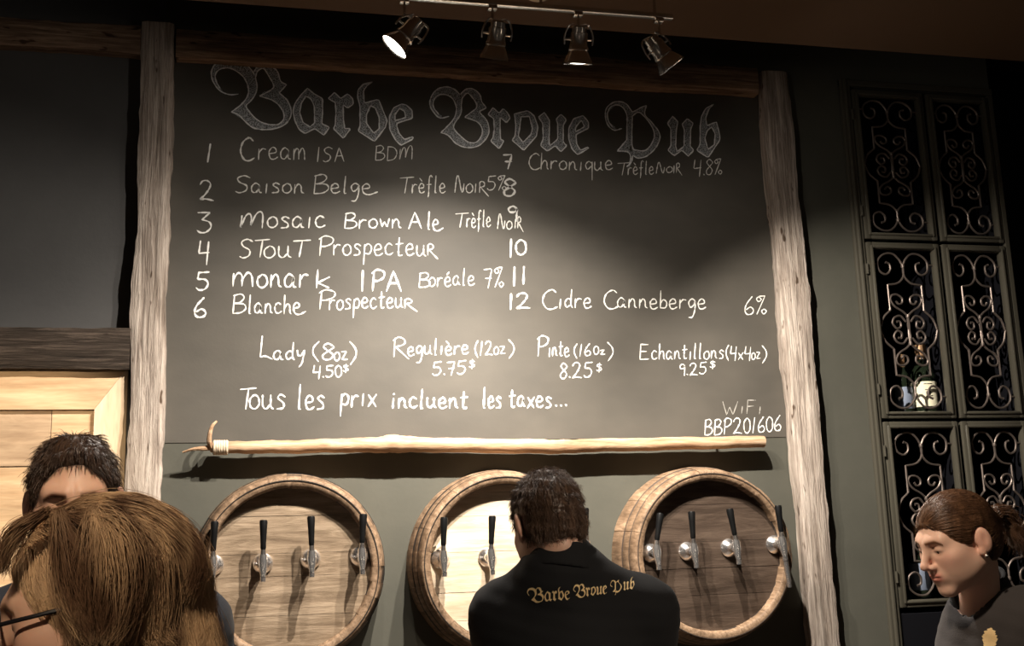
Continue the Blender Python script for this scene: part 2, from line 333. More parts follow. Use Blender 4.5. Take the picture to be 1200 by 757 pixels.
def write(mb, text, x0, yb0, x1, yb1, h, wpx, slant=0):
    gl = []; X = 0
    for c in text:
        if c == ' ': X += 30; continue
        g = glyph(c); xs = [p[0] for s in g for p in s]; lo = min(xs); hi = max(xs)
        if c in 'Rʀ': hi = 42
        if c == 'ê': hi = 46
        if c in 'iIlï1': X += 5
        gl.append((g, X-lo)); X += hi-lo+14+(9 if c in 'iIlï1' else 0)
    X -= 14
    sx = (x1-x0)/X
    for g, ox in gl:
        jy = rng.normal()*.4
        for s in g:
            px = []
            for q in spline(s, 6):
                u = (q[0]+ox)*sx; t = u/(x1-x0); px.append((x0+u+slant*q[1]/100*h, yb0+(yb1-yb0)*t-q[1]/100*h+jy))
            YC[0] = (YC[0]+1) % 40
            ribbon(mb, px, wpx*.0022, BY-.0012-YC[0]*1e-5, conv_board)
rows = [
 ('1', [('1', 242, 190, 249, 190, 21, 3.4)], chalk_bold), ('Cream ISA BDM', [('C', 282, 189, 298, 189, 27, 3), ('ream', 303, 187, 357, 187, 25, 2), ('ISA', 371, 189, 403, 188, 17, 1.8), ('BDM', 440, 188, 483, 187, 17, 1.6)], chalk_w),
 ('2', [('2', 234, 234, 250, 235, 23, 2.8)], chalk_bold), ('Saison Belge', [('S', 276, 226, 293, 226, 20, 2.2), ('aison', 295, 226, 356, 226, 21, 2.3), ('B', 368, 227, 385, 226, 22, 2.2), ('elgê', 388, 226, 436, 226, 20, 2.3)], chalk_w),
 ('Trefle Noir 5%', [('T', 469, 226, 485, 226, 19, 2), ('rèfle', 483, 226, 522, 226, 20, 2), ('No', 533, 226, 554, 226, 20, 2), ('iʀ', 556, 226, 569, 226, 20, 2), ('5%', 571, 223, 593, 222, 17, 1.8)], chalk_w),
 ('3', [('3', 231, 273, 247, 273, 25, 2.8)], chalk_bold), ('Mosaic Brown Ale', [('M', 282, 267, 308, 267, 20, 2.6), ('osaic', 314, 267, 381, 267, 24, 2.6), ('B', 404, 267, 418, 267, 18, 2.4), ('rown', 421, 267, 470, 267, 20, 2.5), ('A', 479, 268, 494, 268, 20, 2.6), ('lê', 501, 269, 515, 269, 21, 2.8)], chalk_bold),
 ('Trefle Noir', [('T', 534, 266, 549, 266, 17, 2.1), ('rèfle', 547, 267, 575, 266, 20, 2.1), ('No', 583, 268, 600, 268, 18, 2.1), ('iʀ', 603, 267, 611, 267, 20, 2.1)], chalk_w),
 ('4', [('4', 233, 307, 245, 307, 25, 2.8)], chalk_bold), ('Stout Prospecteur', [('S', 281, 302, 296, 302, 22, 2.4), ('T', 299, 301, 316, 301, 21, 2.4), ('ou', 310, 302, 341, 301, 26, 2.5), ('T', 344, 301, 364, 301, 20, 2.4), ('P', 374, 299, 390, 299, 22, 2.3), ('rospecteu', 391, 299, 499, 299, 24, 2.3), ('ʀ', 501, 299, 509, 299, 20, 2.3)], chalk_w),
 ('5', [('5', 230, 340, 245, 340, 22, 2.9)], chalk_bold), ('Monark IPA', [('m', 273, 336, 296, 336, 30, 3), ('onar', 302, 337, 361, 337, 29, 3), ('k', 371, 337, 386, 337, 21, 3), ('I', 424, 341, 426, 341, 24, 3.8), ('P', 436, 341, 450, 341, 24, 3.2), ('A', 453, 341, 470, 341, 24, 3.2)], chalk_bold),
 ('Boreale 7%', [('B', 491, 337, 504, 337, 17, 2), ('oréale', 503, 336, 556, 334, 20, 2), ('7%', 567, 338, 590, 337, 23, 1.9)], chalk_w),
 ('6', [('6', 228, 372, 241, 372, 23, 3)], chalk_bold), ('Blanche Prospecteur', [('B', 273, 367, 288, 366, 22, 2.4), ('lanchê', 291, 367, 353, 367, 22, 2.4), ('P', 374, 363, 392, 363, 22, 2.3), ('rospecteu', 386, 363, 472, 360, 22, 2.3), ('ʀ', 474, 361, 484, 361, 17, 2.3)], chalk_w),
 ('7', [('7', 590, 198, 600, 198, 17, 3.2)], chalk_bold), ('8', [('8', 591, 230, 604, 230, 20, 3.6)], chalk_bold), ('9', [('9', 596, 259, 606, 259, 18, 3.4)], chalk_bold), ('10', [('1', 598, 301, 599.5, 301, 21, 3.8), ('0', 605, 299, 616, 299, 18, 3.4)], chalk_bold),
 ('11', [('1', 602, 335, 603.5, 335, 22, 4), ('1', 613, 332, 614.5, 332, 20, 4)], chalk_bold), ('12', [('1', 598, 363, 599.5, 363, 18, 3.8), ('2', 605, 362, 621, 361, 18, 2.9)], chalk_bold),
 ('Chronique', [('C', 620, 199, 633, 199, 19, 2.1), ('hronique', 634, 199, 718, 199, 19, 2.1)], chalk_w),
 ('Trefle Noir 4.8%', [('T', 724, 205, 739, 205, 15, 1.8), ('rèfle', 736, 205, 766, 204, 16, 1.8), ('No', 769, 203, 788, 202, 13, 1.8), ('iʀ', 789, 203, 797, 202, 17, 1.9), ('4.8%', 813, 206, 846, 204, 18, 1.7)], chalk_w),
 ('Cidre Canneberge', [('C', 636, 362, 653, 362, 23, 2.4), ('idre', 655, 361, 693, 361, 21, 2.3), ('C', 708, 362, 724, 362, 22, 2.4), ('anneberge', 724, 361, 827, 362, 21, 2.3)], chalk_w), ('6%', [('6%', 873, 369, 898, 368, 21, 2.1)], chalk_w),
 ('Lady 8oz', [('L', 305, 420, 319, 420, 26, 2.4), ('ady', 321, 421, 357, 421, 20, 2.4), ('(8', 367, 422, 391, 422, 19, 2.4), ('oz', 392, 422, 407, 422, 19, 2.2), (')', 410, 424, 417, 424, 22, 2.4)], chalk_bold), ('4.50', [('4.50', 367, 442, 400, 442, 14, 2.2), ('$', 402, 437, 408, 437, 9, 1.8)], chalk_w),
 ('Reguliere 12oz', [('R', 461, 418, 474, 418, 22, 2.3), ('egulière', 478, 416, 549, 415, 19, 2.3), ('(12', 557, 417, 577, 416, 16, 2.2), ('oz', 579, 415, 592, 415, 17, 2), (')', 596, 418, 602, 418, 18, 2.2)], chalk_w), ('5.75', [('5.75', 507, 441, 546, 438, 16, 2.1), ('$', 550, 432, 556, 432, 10, 1.7)], chalk_w),
 ('Pinte 16oz', [('P', 630, 417, 642, 417, 23, 2.3), ('inte', 643, 417, 667, 417, 19, 2.2), ('(16', 673, 418, 692, 417, 14, 2.1), ('Oz'.replace('O', '0'), 696, 416, 709, 415, 10, 1.9), (')', 712, 421, 718, 421, 18, 2.2)], chalk_w), ('8.25', [('8.25', 657, 443, 694, 442, 18, 2.1), ('$', 699, 435, 705, 435, 10, 1.7)], chalk_w),
 ('Echantillons 4x4oz', [('E', 750, 421, 760, 421, 18, 2.1), ('chantillons', 764, 421, 848, 420, 18, 2.1), ('(4x4', 851, 421, 880, 421, 15, 2), ('oz', 881, 421, 891, 421, 15, 1.8), (')', 893, 424, 898, 424, 17, 2)], chalk_w), ('9.25', [('9.25', 797, 440, 828, 438, 14, 2), ('$', 832, 432, 838, 432, 9, 1.7)], chalk_w),
 ('Tous les prix', [('T', 282, 479, 300, 479, 25, 2.6), ('ous', 293, 479, 334, 479, 31, 2.6), ('les', 349, 479, 380, 479, 29, 2.6), ('prix', 399, 476, 441, 476, 26, 2.8)], chalk_bold), ('incluent les taxes', [('ïncluent', 459, 478, 548, 478, 22, 3.1), ('les', 566, 478, 587, 478, 24, 2.8), ('taxes', 597, 478, 646, 477, 23, 2.7), ('...', 651, 476, 664, 476, 22, 2.6)], chalk_bold),
 ('WiFi', [('WiFi', 847, 486, 893, 485, 16, 1.7)], chalk_faint), ('BBP201606', [('BBP201606', 826, 510, 915, 505, 18, 2.1)], chalk_w)]
for nm, parts, mt in rows:
    for p in parts:
        mb = MB(); write(mb, *p); mb.build('chalk_word' if len(nm) > 2 else 'chalk_number', mt, cb, smooth=False)
# blackletter heading, traced letter by letter: outlines and filled broad strokes
def P_(s): return [tuple(map(float, p.split(','))) for p in s.split()]
SC = 5.405
T = {}
T['B1'] = (230, 60, dict(lines=["265,272 210,275 150,250 108,195 95,140 110,95 145,65 200,55 260,62 315,85 350,120 368,150", "150,235 128,195 120,155 135,125 170,108 215,108 260,130 300,165 325,215 330,265 310,310 270,350 222,385 222,385 270,405 310,445 360,485 430,497 500,490 560,465 595,420 600,370 575,310 525,265 525,265 572,212 572,212 535,190 515,130 480,100 430,85 390,95 365,130",
   "375,165 385,230 370,280 340,320 315,345 330,375 380,430 440,460 510,465 548,440 555,400 530,350 480,310 400,285 400,285 440,265 480,240 490,215 455,150 425,110 390,125 375,165"],
   fills=[("165,265 120,215 95,140 145,65 260,62 350,120 372,165 385,230 370,280 315,345", "165,250 130,200 120,155 170,108 260,130 300,165 325,215 330,265 310,310 222,385"), ("222,385 310,445 360,485 430,497 500,490 560,465 600,370 575,310 525,265 430,255", "315,345 380,430 440,460 480,466 510,465 548,440 555,400 530,350 480,310 400,285"), ("365,140 390,95 430,85 480,100 515,130 535,190 572,212 525,262", "375,165 390,125 425,110 440,130 455,150 490,215 480,240 430,272")]))
T['a'] = (230, 60, dict(lines=["705,235 745,270 800,300 800,380 795,460 845,482 808,532 750,490 690,522 650,495 625,440 612,380 625,330 665,275 705,235", "695,285 665,330 655,390 675,450 720,480 750,455 748,350 725,300 695,285"], poly=(0, 1)))
T['r'] = (230, 60, dict(lines=["875,262 835,300 880,325 885,380 880,470 868,490 932,552 978,490 940,490 932,430 930,340 960,360 995,335 990,300 960,270 915,300 875,262"], poly=(0,)))
T['b'] = (400, 60, dict(lines=["195,195 140,210 105,245 103,290 118,350 118,480 105,505 210,572 280,480 290,440 235,305 145,330 140,250 165,215 195,195", "185,345 160,400 158,455 205,520 240,490 240,420 215,360 185,345"], poly=(0, 1)))
T['e'] = (400, 60, dict(lines=["380,335 330,360 303,420 308,500 345,565 378,597 455,555 455,540 400,560 365,520 350,470 355,455 450,425 448,375 410,340 380,335", "370,362 340,400 340,440 408,420 400,380 370,362"], poly=(0, 1)))
T['B2'] = (500, 80, dict(lines=["140,305 85,315 45,280 20,230 30,180 65,135 120,118 170,130 210,165", "75,290 45,250 42,215 60,180 100,165 150,180 180,220 188,270 165,330 90,408 90,408 135,425 190,480 260,503 330,490 380,440 395,390 380,330 340,285 340,270 375,250 350,215 335,165 290,130 245,135 215,165",
   "225,185 220,230 215,290 170,370 215,430 270,470 320,465 350,420 350,380 320,340 240,310 240,310 280,280 315,250 310,215 265,160 240,170 225,195"],
   fills=[("95,318 45,280 20,230 65,135 120,118 170,130 210,165 222,230 215,290 170,370", "95,300 60,270 42,215 100,165 150,180 180,220 188,250 188,270 165,330 90,408"), ("90,408 135,425 190,480 260,503 330,490 380,440 395,390 380,330 340,280 270,285", "170,370 215,430 240,450 270,470 320,465 350,420 350,380 320,340 290,325 240,310"), ("215,165 245,135 290,130 335,165 350,215 375,250 330,280", "225,195 240,170 265,160 290,190 310,215 315,250 270,290")]))
T['r2'] = (500, 80, dict(lines=["420,250 388,292 425,320 428,390 420,440 405,460 458,510 490,460 468,450 465,400 465,310 505,345 530,315 510,280 485,255 460,285 420,250"], poly=(0,)))
T['o'] = (500, 80, dict(lines=["555,290 640,268 680,300 705,370 695,430 615,520 540,455 560,430 565,360 555,290", "598,308 650,305 670,380 660,420 610,470 580,430 590,370 598,308"], poly=(0, 1)))
T['u'] = (500, 80, dict(lines=["745,280 708,310 735,350 738,450 720,490 765,525 815,490 850,530 888,490 865,470 865,360 885,325 850,290 818,325 830,350 830,450 780,490 775,470 778,330 745,280"], poly=(0,)))
T['e2'] = (500, 80, dict(lines=["990,300 930,320 900,380 900,450 920,510 955,548 1030,505 1025,498 975,520 950,480 945,420 1025,380 1025,340 990,300", "980,330 945,370 940,405 1000,370 980,330"], poly=(0, 1)))
T['P'] = (690, 90, dict(lines=["208,328 160,338 120,305 105,250 112,200 150,165 190,157 235,170 270,215 280,222 330,195 365,182 365,182 355,240 400,290 450,365 430,440 370,500 310,515 280,500 270,540 240,570", "150,318 125,280 118,235 135,195 175,178 215,195 240,240 242,300 240,400 240,400 180,470 180,470 245,475 265,510 255,560", "275,250 310,225 340,240 390,300 415,360 400,420 360,465 310,465 275,440 275,250"],
   fills=[("180,338 120,305 105,250 150,165 190,157 235,170 275,220 275,300 275,440", "170,322 125,280 118,235 175,178 200,185 215,195 240,240 242,300 240,400"), ("275,225 330,195 365,182 355,240 400,290 450,365 430,440 370,500 310,515 270,500", "275,250 310,225 325,230 340,240 390,300 415,360 400,420 360,465 310,465 275,440"), ("240,400 180,470 245,475 265,510 245,570", "275,430 255,460 275,480 280,500 262,570")]))
T['u2'] = (690, 90, dict(lines=["530,250 498,295 520,330 520,440 500,465 540,500 590,465 630,503 665,465 642,440 645,330 662,295 625,265 590,300 605,335 603,440 560,475 550,440 555,330 565,285 530,250"], poly=(0,)))
T['b2'] = (690, 90, dict(lines=["790,175 740,200 712,255 705,320 705,430 682,465 755,512 830,400 830,370 808,285 748,310 740,260 760,205 790,175", "778,318 750,340 735,390 755,460 795,430 800,360 778,318"], poly=(0, 1)))
def tess(outer, hole=None):
    loops = [[Vector((*p, 0)) for p in outer]]+([[Vector((*p, 0)) for p in hole]] if hole else [])
    tris = tessellate_polygon(loops); return [p for l in loops for p in l], tris
def dedupe(pl):
    out = [pl[0]]
    for p in pl[1:]:
        if p != out[-1]: out.append(p)
    return out[:-1] if out[0] == out[-1] else out
mbl, mbf = MB(), MB(); GOLD = []                       # GOLD: the same letters solid, in title pixels, for the embroidery
for key, (ox, oy, d) in T.items():
    px = lambda p: (ox+p[0]/SC, oy+p[1]/SC)
    L = [P_(s) for s in d['lines']]
    curvy = 'fills' in d
    for l in L:
        q = [px(p) for p in l]; q = [tuple(a) for a in (spline(q, 7) if curvy else resample(q, max(6, len(q)*5)))]
        YC[0] = (YC[0]+1) % 40
        ribbon(mbl, q, 1.55*.0031, BY-.0016-YC[0]*1e-5, conv_board)
    if curvy:
        for a, b in d['fills']:
            A = resample(spline([px(p) for p in P_(a)], 6), 40); B = resample(spline([px(p) for p in P_(b)], 6), 40)
            v = [at(*p, BY-.0008) for p in A]+[at(*p, BY-.0008) for p in B]
            mbf.add(v, [(i, i+1, 41+i, 40+i) for i in range(39)])
            GOLD.append(([tuple(p) for p in A]+[tuple(p) for p in B], [(i, i+1, 41+i, 40+i) for i in range(39)]))
    else:
        o_ = dedupe([px(p) for p in L[0]]); h_ = dedupe([px(p) for p in L[1]]) if len(L) > 1 else None
        vs, tr = tess(o_, h_)
        mbf.add([at(p.x, p.y, BY-.0008) for p in vs], tr); GOLD.append(([(p.x, p.y) for p in vs], tr))
mbl.build('chalk_title_outline', chalk_title, cb, smooth=False)
mbf.build('chalk_title_shading', chalk_smudge, cb, smooth=False)

# ------------------------------------------------------------------ long wooden hook pole on the wall
PY = -.055
pl = empty('hook_pole', at(560, 522, PY)); tag(pl, 'long peeled wooden pole with two curved prongs hung across the wall above the barrels', 'pole')
cen = [(258, 524.5, 7), (300, 524, 7.5), (350, 523.5, 8), (400, 522, 8.5), (440, 521.5, 9.5), (462, 520, 11), (485, 521, 9.5), (540, 522, 9), (620, 523, 9), (655, 523.5, 8.8), (680, 522.5, 8.5), (760, 520.5, 8.3), (830, 519, 8), (895, 517.5, 7.5)]
path = spline([(*at(x, y, PY), r*.0030) for x, y, r in cen], 8); path = [p+np.array([0, 0, .0012*math.sin(i*.7)+.0008*math.sin(i*1.9), 0]) for i, p in enumerate(path)]
MB().tube([p[:3] for p in path], [p[3] for p in path], 14).build('shaft', pole_wood, pl)
b0, b1 = at(250, 524.5, PY), at(267, 524.5, PY)
rope = mat('binding_cord', (.62, .50, .36), .8, bump=.5, bscale=(200, 50, 50))
mb = MB()
for i in range(6):
    x = b0+(b1-b0)*(i+.5)/6; mb.lathe([(.0225, -.0055), (.0262, -.003), (.027, 0), (.0262, .003), (.0225, .0055)], Matrix.Translation(x) @ align(b1-b0), 20)
mb.build('binding', rope, pl)
MB().tube(spline([at(250, 528, PY), at(245.5, 519, PY-.02), at(246, 508, PY-.028), at(249, 499, PY-.03), at(254, 493.5, PY-.026)], 6), list(np.linspace(.011, .004, 25)), 8).build('prong', pole_wood, pl)
MB().tube(spline([at(252, 524, PY), at(238, 525.5, PY-.012), at(226, 526.5, PY-.012), at(214, 530, PY-.005)], 6), list(np.linspace(.011, .003, 19)), 8).build('prong', pole_wood, pl)
for x in (300, 845):
    p = at(x, 523, PY); MB().tube([(p[0], p[1]+.01, p[2]-.0), (p[0], -.008, p[2]-.0)], .006, 8).build('wall_peg', iron_black, pl)

# ------------------------------------------------------------------ barrels with beer taps
ZC = 1.567
def make_tap(parent, base, tilt, long_spout=False):
    # base: point on the barrel head; faucet stands out towards the room (-Y)
    b = Vector(base)
    RX = Matrix.Translation(b) @ Matrix.Rotation(math.radians(90), 4, 'X')   # local z -> -Y
    mb = MB()
    mb.lathe([(0, .0), (.034, 0), (.034, .006), (.030, .011), (.021, .020), (.016, .024), (.0145, .030), (.013, .052), (.0185, .053), (.0185, .066), (.013, .068), (.011, .080), (0, .082)], RX, 28)
    c = b+Vector((0, -.075, 0))
    mb.tube([c+Vector((0, .006, .026)), c+Vector((0, .003, .0)), c+Vector((0, -.002, -.022)), c+Vector((0, -.010, -.046))], [.0135, .0165, .013, .0085], 16)
    mb.tube([c+Vector((0, -.010, -.046)), c+Vector((0, -.011, -.060))], [.010, .0095], 16)
    if long_spout: mb.tube([c+Vector((0, -.010, -.05)), c+Vector((.004, -.012, -.10)), c+Vector((.008, -.012, -.155))], [.0085, .009, .0075], 12)
    t = mb.build('beer_tap', chrome, parent)
    dirv = Vector((math.sin(tilt[0]), math.sin(tilt[1]), 1)).normalized()
    MB().tube([c+Vector((0, .006, .022)), c+Vector((0, .006, .026))+dirv*.018], [.011, .0085], 14).build('collar', chrome_dark, t)
    s = c+Vector((0, .006, .026))+dirv*.018
    MB().tube([s, s+dirv*.006, s+dirv*.02, s+dirv*.06, s+dirv*.092, s+dirv*.098], [.0075, .0095, .0095, .0115, .0135, .0115], 14).build('tap_handle', plastic, t)
    return t
def make_barrel(xc, taps, headmat, label, seed, hoopcol):
    b = empty('beer_barrel', (xc, 0, ZC)); tag(b, label, 'barrel', 'oak barrel fronts on the wall')
    RX = Matrix.Translation((xc, 0, ZC)) @ Matrix.Rotation(math.radians(90), 4, 'X')
    ns = 30; mb = MB(); rr = random.Random(seed)
    # each stave a slightly separate board with a chime at the front; one mesh, its pattern
    a = 0; cuts = [0]
    for i in range(ns): a += rr.uniform(.75, 1.3); cuts.append(a)
    cuts = [c/a*2*math.pi for c in cuts]
    for i in range(ns):
        a0, a1 = cuts[i]+.0013, cuts[i+1]-.0013; dr = rr.uniform(-.0012, .0012)
        prof = [(.333, .001), (.331, .06), (.326, .105), (.3245, .1065), (.3245, .1085), (.3255, .11), (.317, .155), (.3155, .1565), (.3155, .1585), (.3165, .16), (.306, .197), (.302, .200), (.279, .200), (.2745, .194), (.270, .150)]
        v = []; f = []; m = 5
        for j in range(m+1):
            an = a0+(a1-a0)*j/m
            for r, z in prof: v.append(RX @ Vector(((r+dr)*math.cos(an), (r+dr)*math.sin(an), z)))
        k = len(prof)
        for j in range(m):
            for q in range(k-1): f.append((j*k+q, (j+1)*k+q, (j+1)*k+q+1, j*k+q+1))
        mb.add(v, f)
        f0 = [tuple(range(k)), tuple(range(m*k, m*k+k))[::-1]]; mb.f += [tuple(x+len(mb.v)-(m+1)*k for x in q) for q in f0]; mb.mi += [0, 0]
    mb.build('staves', stave_wood, b, angle=60)
    MB().lathe([(.3225, .002), (.3225, .11), (.312, .157), (.302, .195), (.2785, .1965), (.271, .16)], RX, 64).build('stave_joints', seam, b)
    mb = MB().lathe([(.327, .1045), (.3285, .1052), (.3255, .111), (.324, .1115)], RX, 64).lathe([(.2985, .1995), (.2985, .2022), (.2955, .2022), (.2955, .1995)], RX, 72).lathe([(.3172, .154), (.3185, .155), (.3155, .161), (.3145, .161)], RX, 64)
    mb.build('hoop', hoopcol, b)
    # head: separate boards across, their joints hairline dark
    R = .2765; zs_ = [-R]; 
    while zs_[-1] < R-.03: zs_.append(min(R, zs_[-1]+rr.uniform(.075, .14)))
    zs_[-1] = R; mb = MB(); HB = -.160
    for z0, z1 in zip(zs_[:-1], zs_[1:]):
        z0 += .0006; z1 -= .0006; poly = []
        for t in np.linspace(0, 1, 14): z = z0+(z1-z0)*t; poly.append((xc+math.sqrt(max(R*R-z*z, 1e-6)), ZC+z))
        for t in np.linspace(1, 0, 14): z = z0+(z1-z0)*t; poly.append((xc-math.sqrt(max(R*R-z*z, 1e-6)), ZC+z))
        p = prism(poly, HB-rr.uniform(0, .0015), HB+.02); mb.add(p.v, p.f)
    mb.build('barrel_head', headmat, b, smooth=False)
    for i, (px, py, tx, ty, ls) in enumerate(taps):
        p = at(px, py, HB); make_tap(b, (p[0], HB, p[2]), (tx, ty), ls)
    return b
hoop_b = iron_black; hoop_g = mat('grey_hoop', (.30, .26, .22), .5, metal=.6); hoop_d = mat('dark_brown_hoop', (.05, .035, .025), .6)
make_barrel(.136, [(250, 662, .03, .05, 0), (308, 660, .0, .05, 0), (364, 655, -.02, .05, 0), (422, 652, .05, .05, 0)], head_mid, 'oak barrel front with greyish brown head and four taps, above the blonde hair', 5, hoop_b)
make_barrel(.888, [(516, 655, .05, .05, 0), (571, 653, .08, .05, 0), (628, 648, .05, .05, 0), (681, 643, .03, .05, 0)], head_pale, 'oak barrel front with pale bright head behind the dark haired bartender', 11, hoop_b)
make_barrel(1.664, [(762, 648, .22, .05, 0), (805, 646, .02, .05, 0), (854, 642, -.12, .05, 0), (907, 638, -.02, .05, 1)], head_dark, 'oak barrel front with dark brown head beside the right timber post', 17, hoop_d)

# ------------------------------------------------------------------ ceiling track and its four lamps
TY = -.95
tl = empty('lighting_track', at(640, 8, TY)); tag(tl, 'chrome lighting track rail hanging under the brown ceiling', 'light track')
r0, r1 = at(440, -8, TY), at(788, 22, TY); zr = (r0[2]+r1[2])/2
MB().box((r0[0], TY-.010, zr-.008), (r1[0], TY+.010, zr+.008), .002).build('rail', chrome, tl)
pc = at(634, 6, TY)
cream = mat('cream_enamel', (.62, .52, .36), .4)
MB().box((pc[0]-.045, TY-.045+.03, zs-.02), (pc[0]+.045, TY+.075, zs), .003).build('ceiling_plate', cream, tl)
MB().lathe([(0, -.028), (.02, -.026), (.035, -.018), (.042, -.006), (.042, 0)], Matrix.Translation((pc[0], TY+.03, zs-.018)), 28).build('dome_cap', cream, tl)
for x in (r0[0]+.06, pc[0], r1[0]-.06): MB().tube([(x, TY, zr+.006), (x, TY, zs)], .005, 8).build('hanger', chrome_dark, tl)
def make_lamp(px, py_face, face_px, axis, label, lit):
    # stem from the rail, yoke, can flaring to a round face that looks along axis
    top = Vector((at(px, 12, TY)[0], TY, zr-.006)); fc = Vector(at(*face_px, TY)); ax = Vector(axis).normalized()
    r = empty('spot_lamp', top); tag(r, label, 'spotlight', 'spot lamps on the ceiling track')
    back = fc-ax*.118; pivot = fc-ax*.075
    MB().box((top.x-.014, TY-.012, zr-.022), (top.x+.014, TY+.012, zr-.0086), .002).build('track_clip', chrome_dark, r)
    MB().tube([top-Vector((0, 0, .012)), Vector((top.x, top.y, pivot.z+.055)), pivot+Vector((0, 0, .045))], .0045, 8).build('stem', chrome_dark, r)
    side = ax.cross(Vector((0, 1, 0)) if abs(ax.y) < .8 else Vector((1, 0, 0))).normalized()
    mb = MB()
    for s in (-1, 1): mb.tube(spline([pivot+Vector((0, 0, .045)), pivot+side*s*.030-ax*.045, pivot+side*s*.046-ax*.012, pivot+side*s*.046+ax*.016], 5), .0032, 6)
    mb.tube([pivot-side*.048, pivot+side*.048], .003, 6)
    mb.build('yoke', chrome, r)
    MX = Matrix.Translation(back) @ align(ax)
    MB().lathe([(0, 0), (.020, .001), (.024, .006), (.024, .022), (.0285, .024), (.0285, .060), (.031, .066), (.033, .075), (.030, .078), (.037, .092), (.047, .112), (.049, .119), (.046, .119), (.043, .112)], MX, 32).build('lamp_can', chrome_dark, r)
    MB().lathe([(0, .1165), (.02, .1165), (.0445, .1145)], MX, 32).build('lamp_face', bulb_mat, r)
    for nm, (en, an, bl) in zip(('hot_beam', 'spill_beam', 'stray_light'), LAMPS[lit]):
        l = bpy.data.lights.new(nm, 'SPOT'); l.energy = en; l.color = WARM; l.spot_size = math.radians(an); l.spot_blend = bl; l.shadow_soft_size = .014
        o = bpy.data.objects.new(nm, l); scn.collection.objects.link(o); o.location = fc+ax*.012
        o.rotation_euler = ax.to_track_quat('-Z', 'Y').to_euler()
def axis_for(target, face_px): return Vector(target)-Vector(at(*face_px, TY))
AX1, AX2, AX3, AX4 = (-.66, .08, -.75), (-.06, .43, -.90), (.02, .36, -.93), (.62, .08, -.78)
make_lamp(474, 56, (462, 55), AX1, 'chrome spot lamp tilted down left with its white face showing, first on the track', 0)
make_lamp(577, 70, (579, 69), AX2, 'chrome spot lamp pointing straight down with its face unseen, second on the track', 1)
make_lamp(677, 75, (677, 75), AX3, 'chrome spot lamp pointing straight down with a thin bright face, third on the track', 2)
make_lamp(771, 78, (787, 78), AX4, 'chrome spot lamp tilted down right at the end of the track', 3)

# ------------------------------------------------------------------ cabinet with iron grilles
cab = empty('wine_cabinet', ((cx0+cx1)/2, 0, cz0)); tag(cab, 'tall dark olive cabinet of six doors with scrolled iron grilles', 'cabinet')
xm = (at(1096, 285)[0]+at(1100, 286)[0])/2
zr_ = [at(1000, 105)[2], at(1015, 283)[2], at(1033, 493)[2], at(1058, 714)[2]]
mb = MB(); t = .02; zbot = cz0-.5
mb.box((cx0-.012, .10, zbot), (cx0+.012, .45, cz1), 0).box((cx1-.012, -.0, zbot), (cx1+.02, .45, cz1), 0).box((cx0, .44, zbot), (cx1, .46, cz1), 0)
for z in zr_: mb.box((cx0, .02, z-.012), (cx1, .45, z+.012))
mb.box((xm-.008, .02, zr_[3]), (xm+.008, .45, zr_[0]))
mb.build('carcass', black_paint_and_shade, cab, False)
mb = MB().box((cx0-.05, -.022, zbot), (cx0-.002, .0, cz1+.03), .006).box((cx0-.035, -.030, zbot), (cx0-.02, -.015, cz1+.03), .005).box((cx0-.05, -.02, cz1), (cx1+.03, .0, cz1+.03), .005)
mb.box((cx1+.003, -.02, zbot), (cx1+.028, .0, cz1), .004)
mb.build('face_frame', cab_paint, cab, False)
MB().box((cx0, -.012, zbot), (cx1, .03, zr_[3]-.015), .003).build('base_panel', black_paint_and_shade, cab, False)
half = ["50,10 44,5.5 34,2.3 20,2.8 9,7 10,13 20,15.5 28,13 28,9 22,7.8", "50,10 50,15 47,18 38,21 22,22 22,22 22,38", "50,41.5 42,38.5 30,35.5 24,31.5 27,28.6 36,28.2 43,30.3 42.5,33.2 37,34 33,32.2",
        "22,38 9,43 3,49.8 3,50", "50,41.5 49,46 49.5,50", "46,45 38,41.5 28,42.5 24,46 30,49.2 37,48 36,45 31,45"]
def grille(x0, x1, z0, z1, yc, parent):
    mb = MB(); W, H = x1-x0, z1-z0; rad = .0047
    for s in half:
        pts = [tuple(map(float, p.split(','))) for p in s.split()]
        for mx in (0, 1):
            for my in (0, 1):
                q = [((100-u if mx else u), (100-v*1.0 if my else v)) for u, v in pts]
                pp_ = [(x0+u/100*W, yc, z1-v/100*H) for u, v in spline(q, 6)]
                mb.tube(pp_, [rad]*(len(pp_)-1)+[rad*1.25] if len(pts) > 6 else rad, 7)
    # collars where the bars meet and pins into the frame
    for v in (10, 41.5, 58.5, 90): mb.lathe([(0, -.008), (.0075, -.007), (.0085, 0), (.0075, .007), (0, .008)], Matrix.Translation((x0+W/2, yc, z1-v/100*H)), 10)
    for v in (9, 50, 91):
        for u0, u1 in ((-4, 9 if v != 50 else 3), (91 if v != 50 else 97, 104)): mb.tube([(x0+u0/100*W, yc, z1-v/100*H), (x0+u1/100*W, yc, z1-v/100*H)], .0035, 6)
    return mb.build('grille', wrought, parent)
doors = []
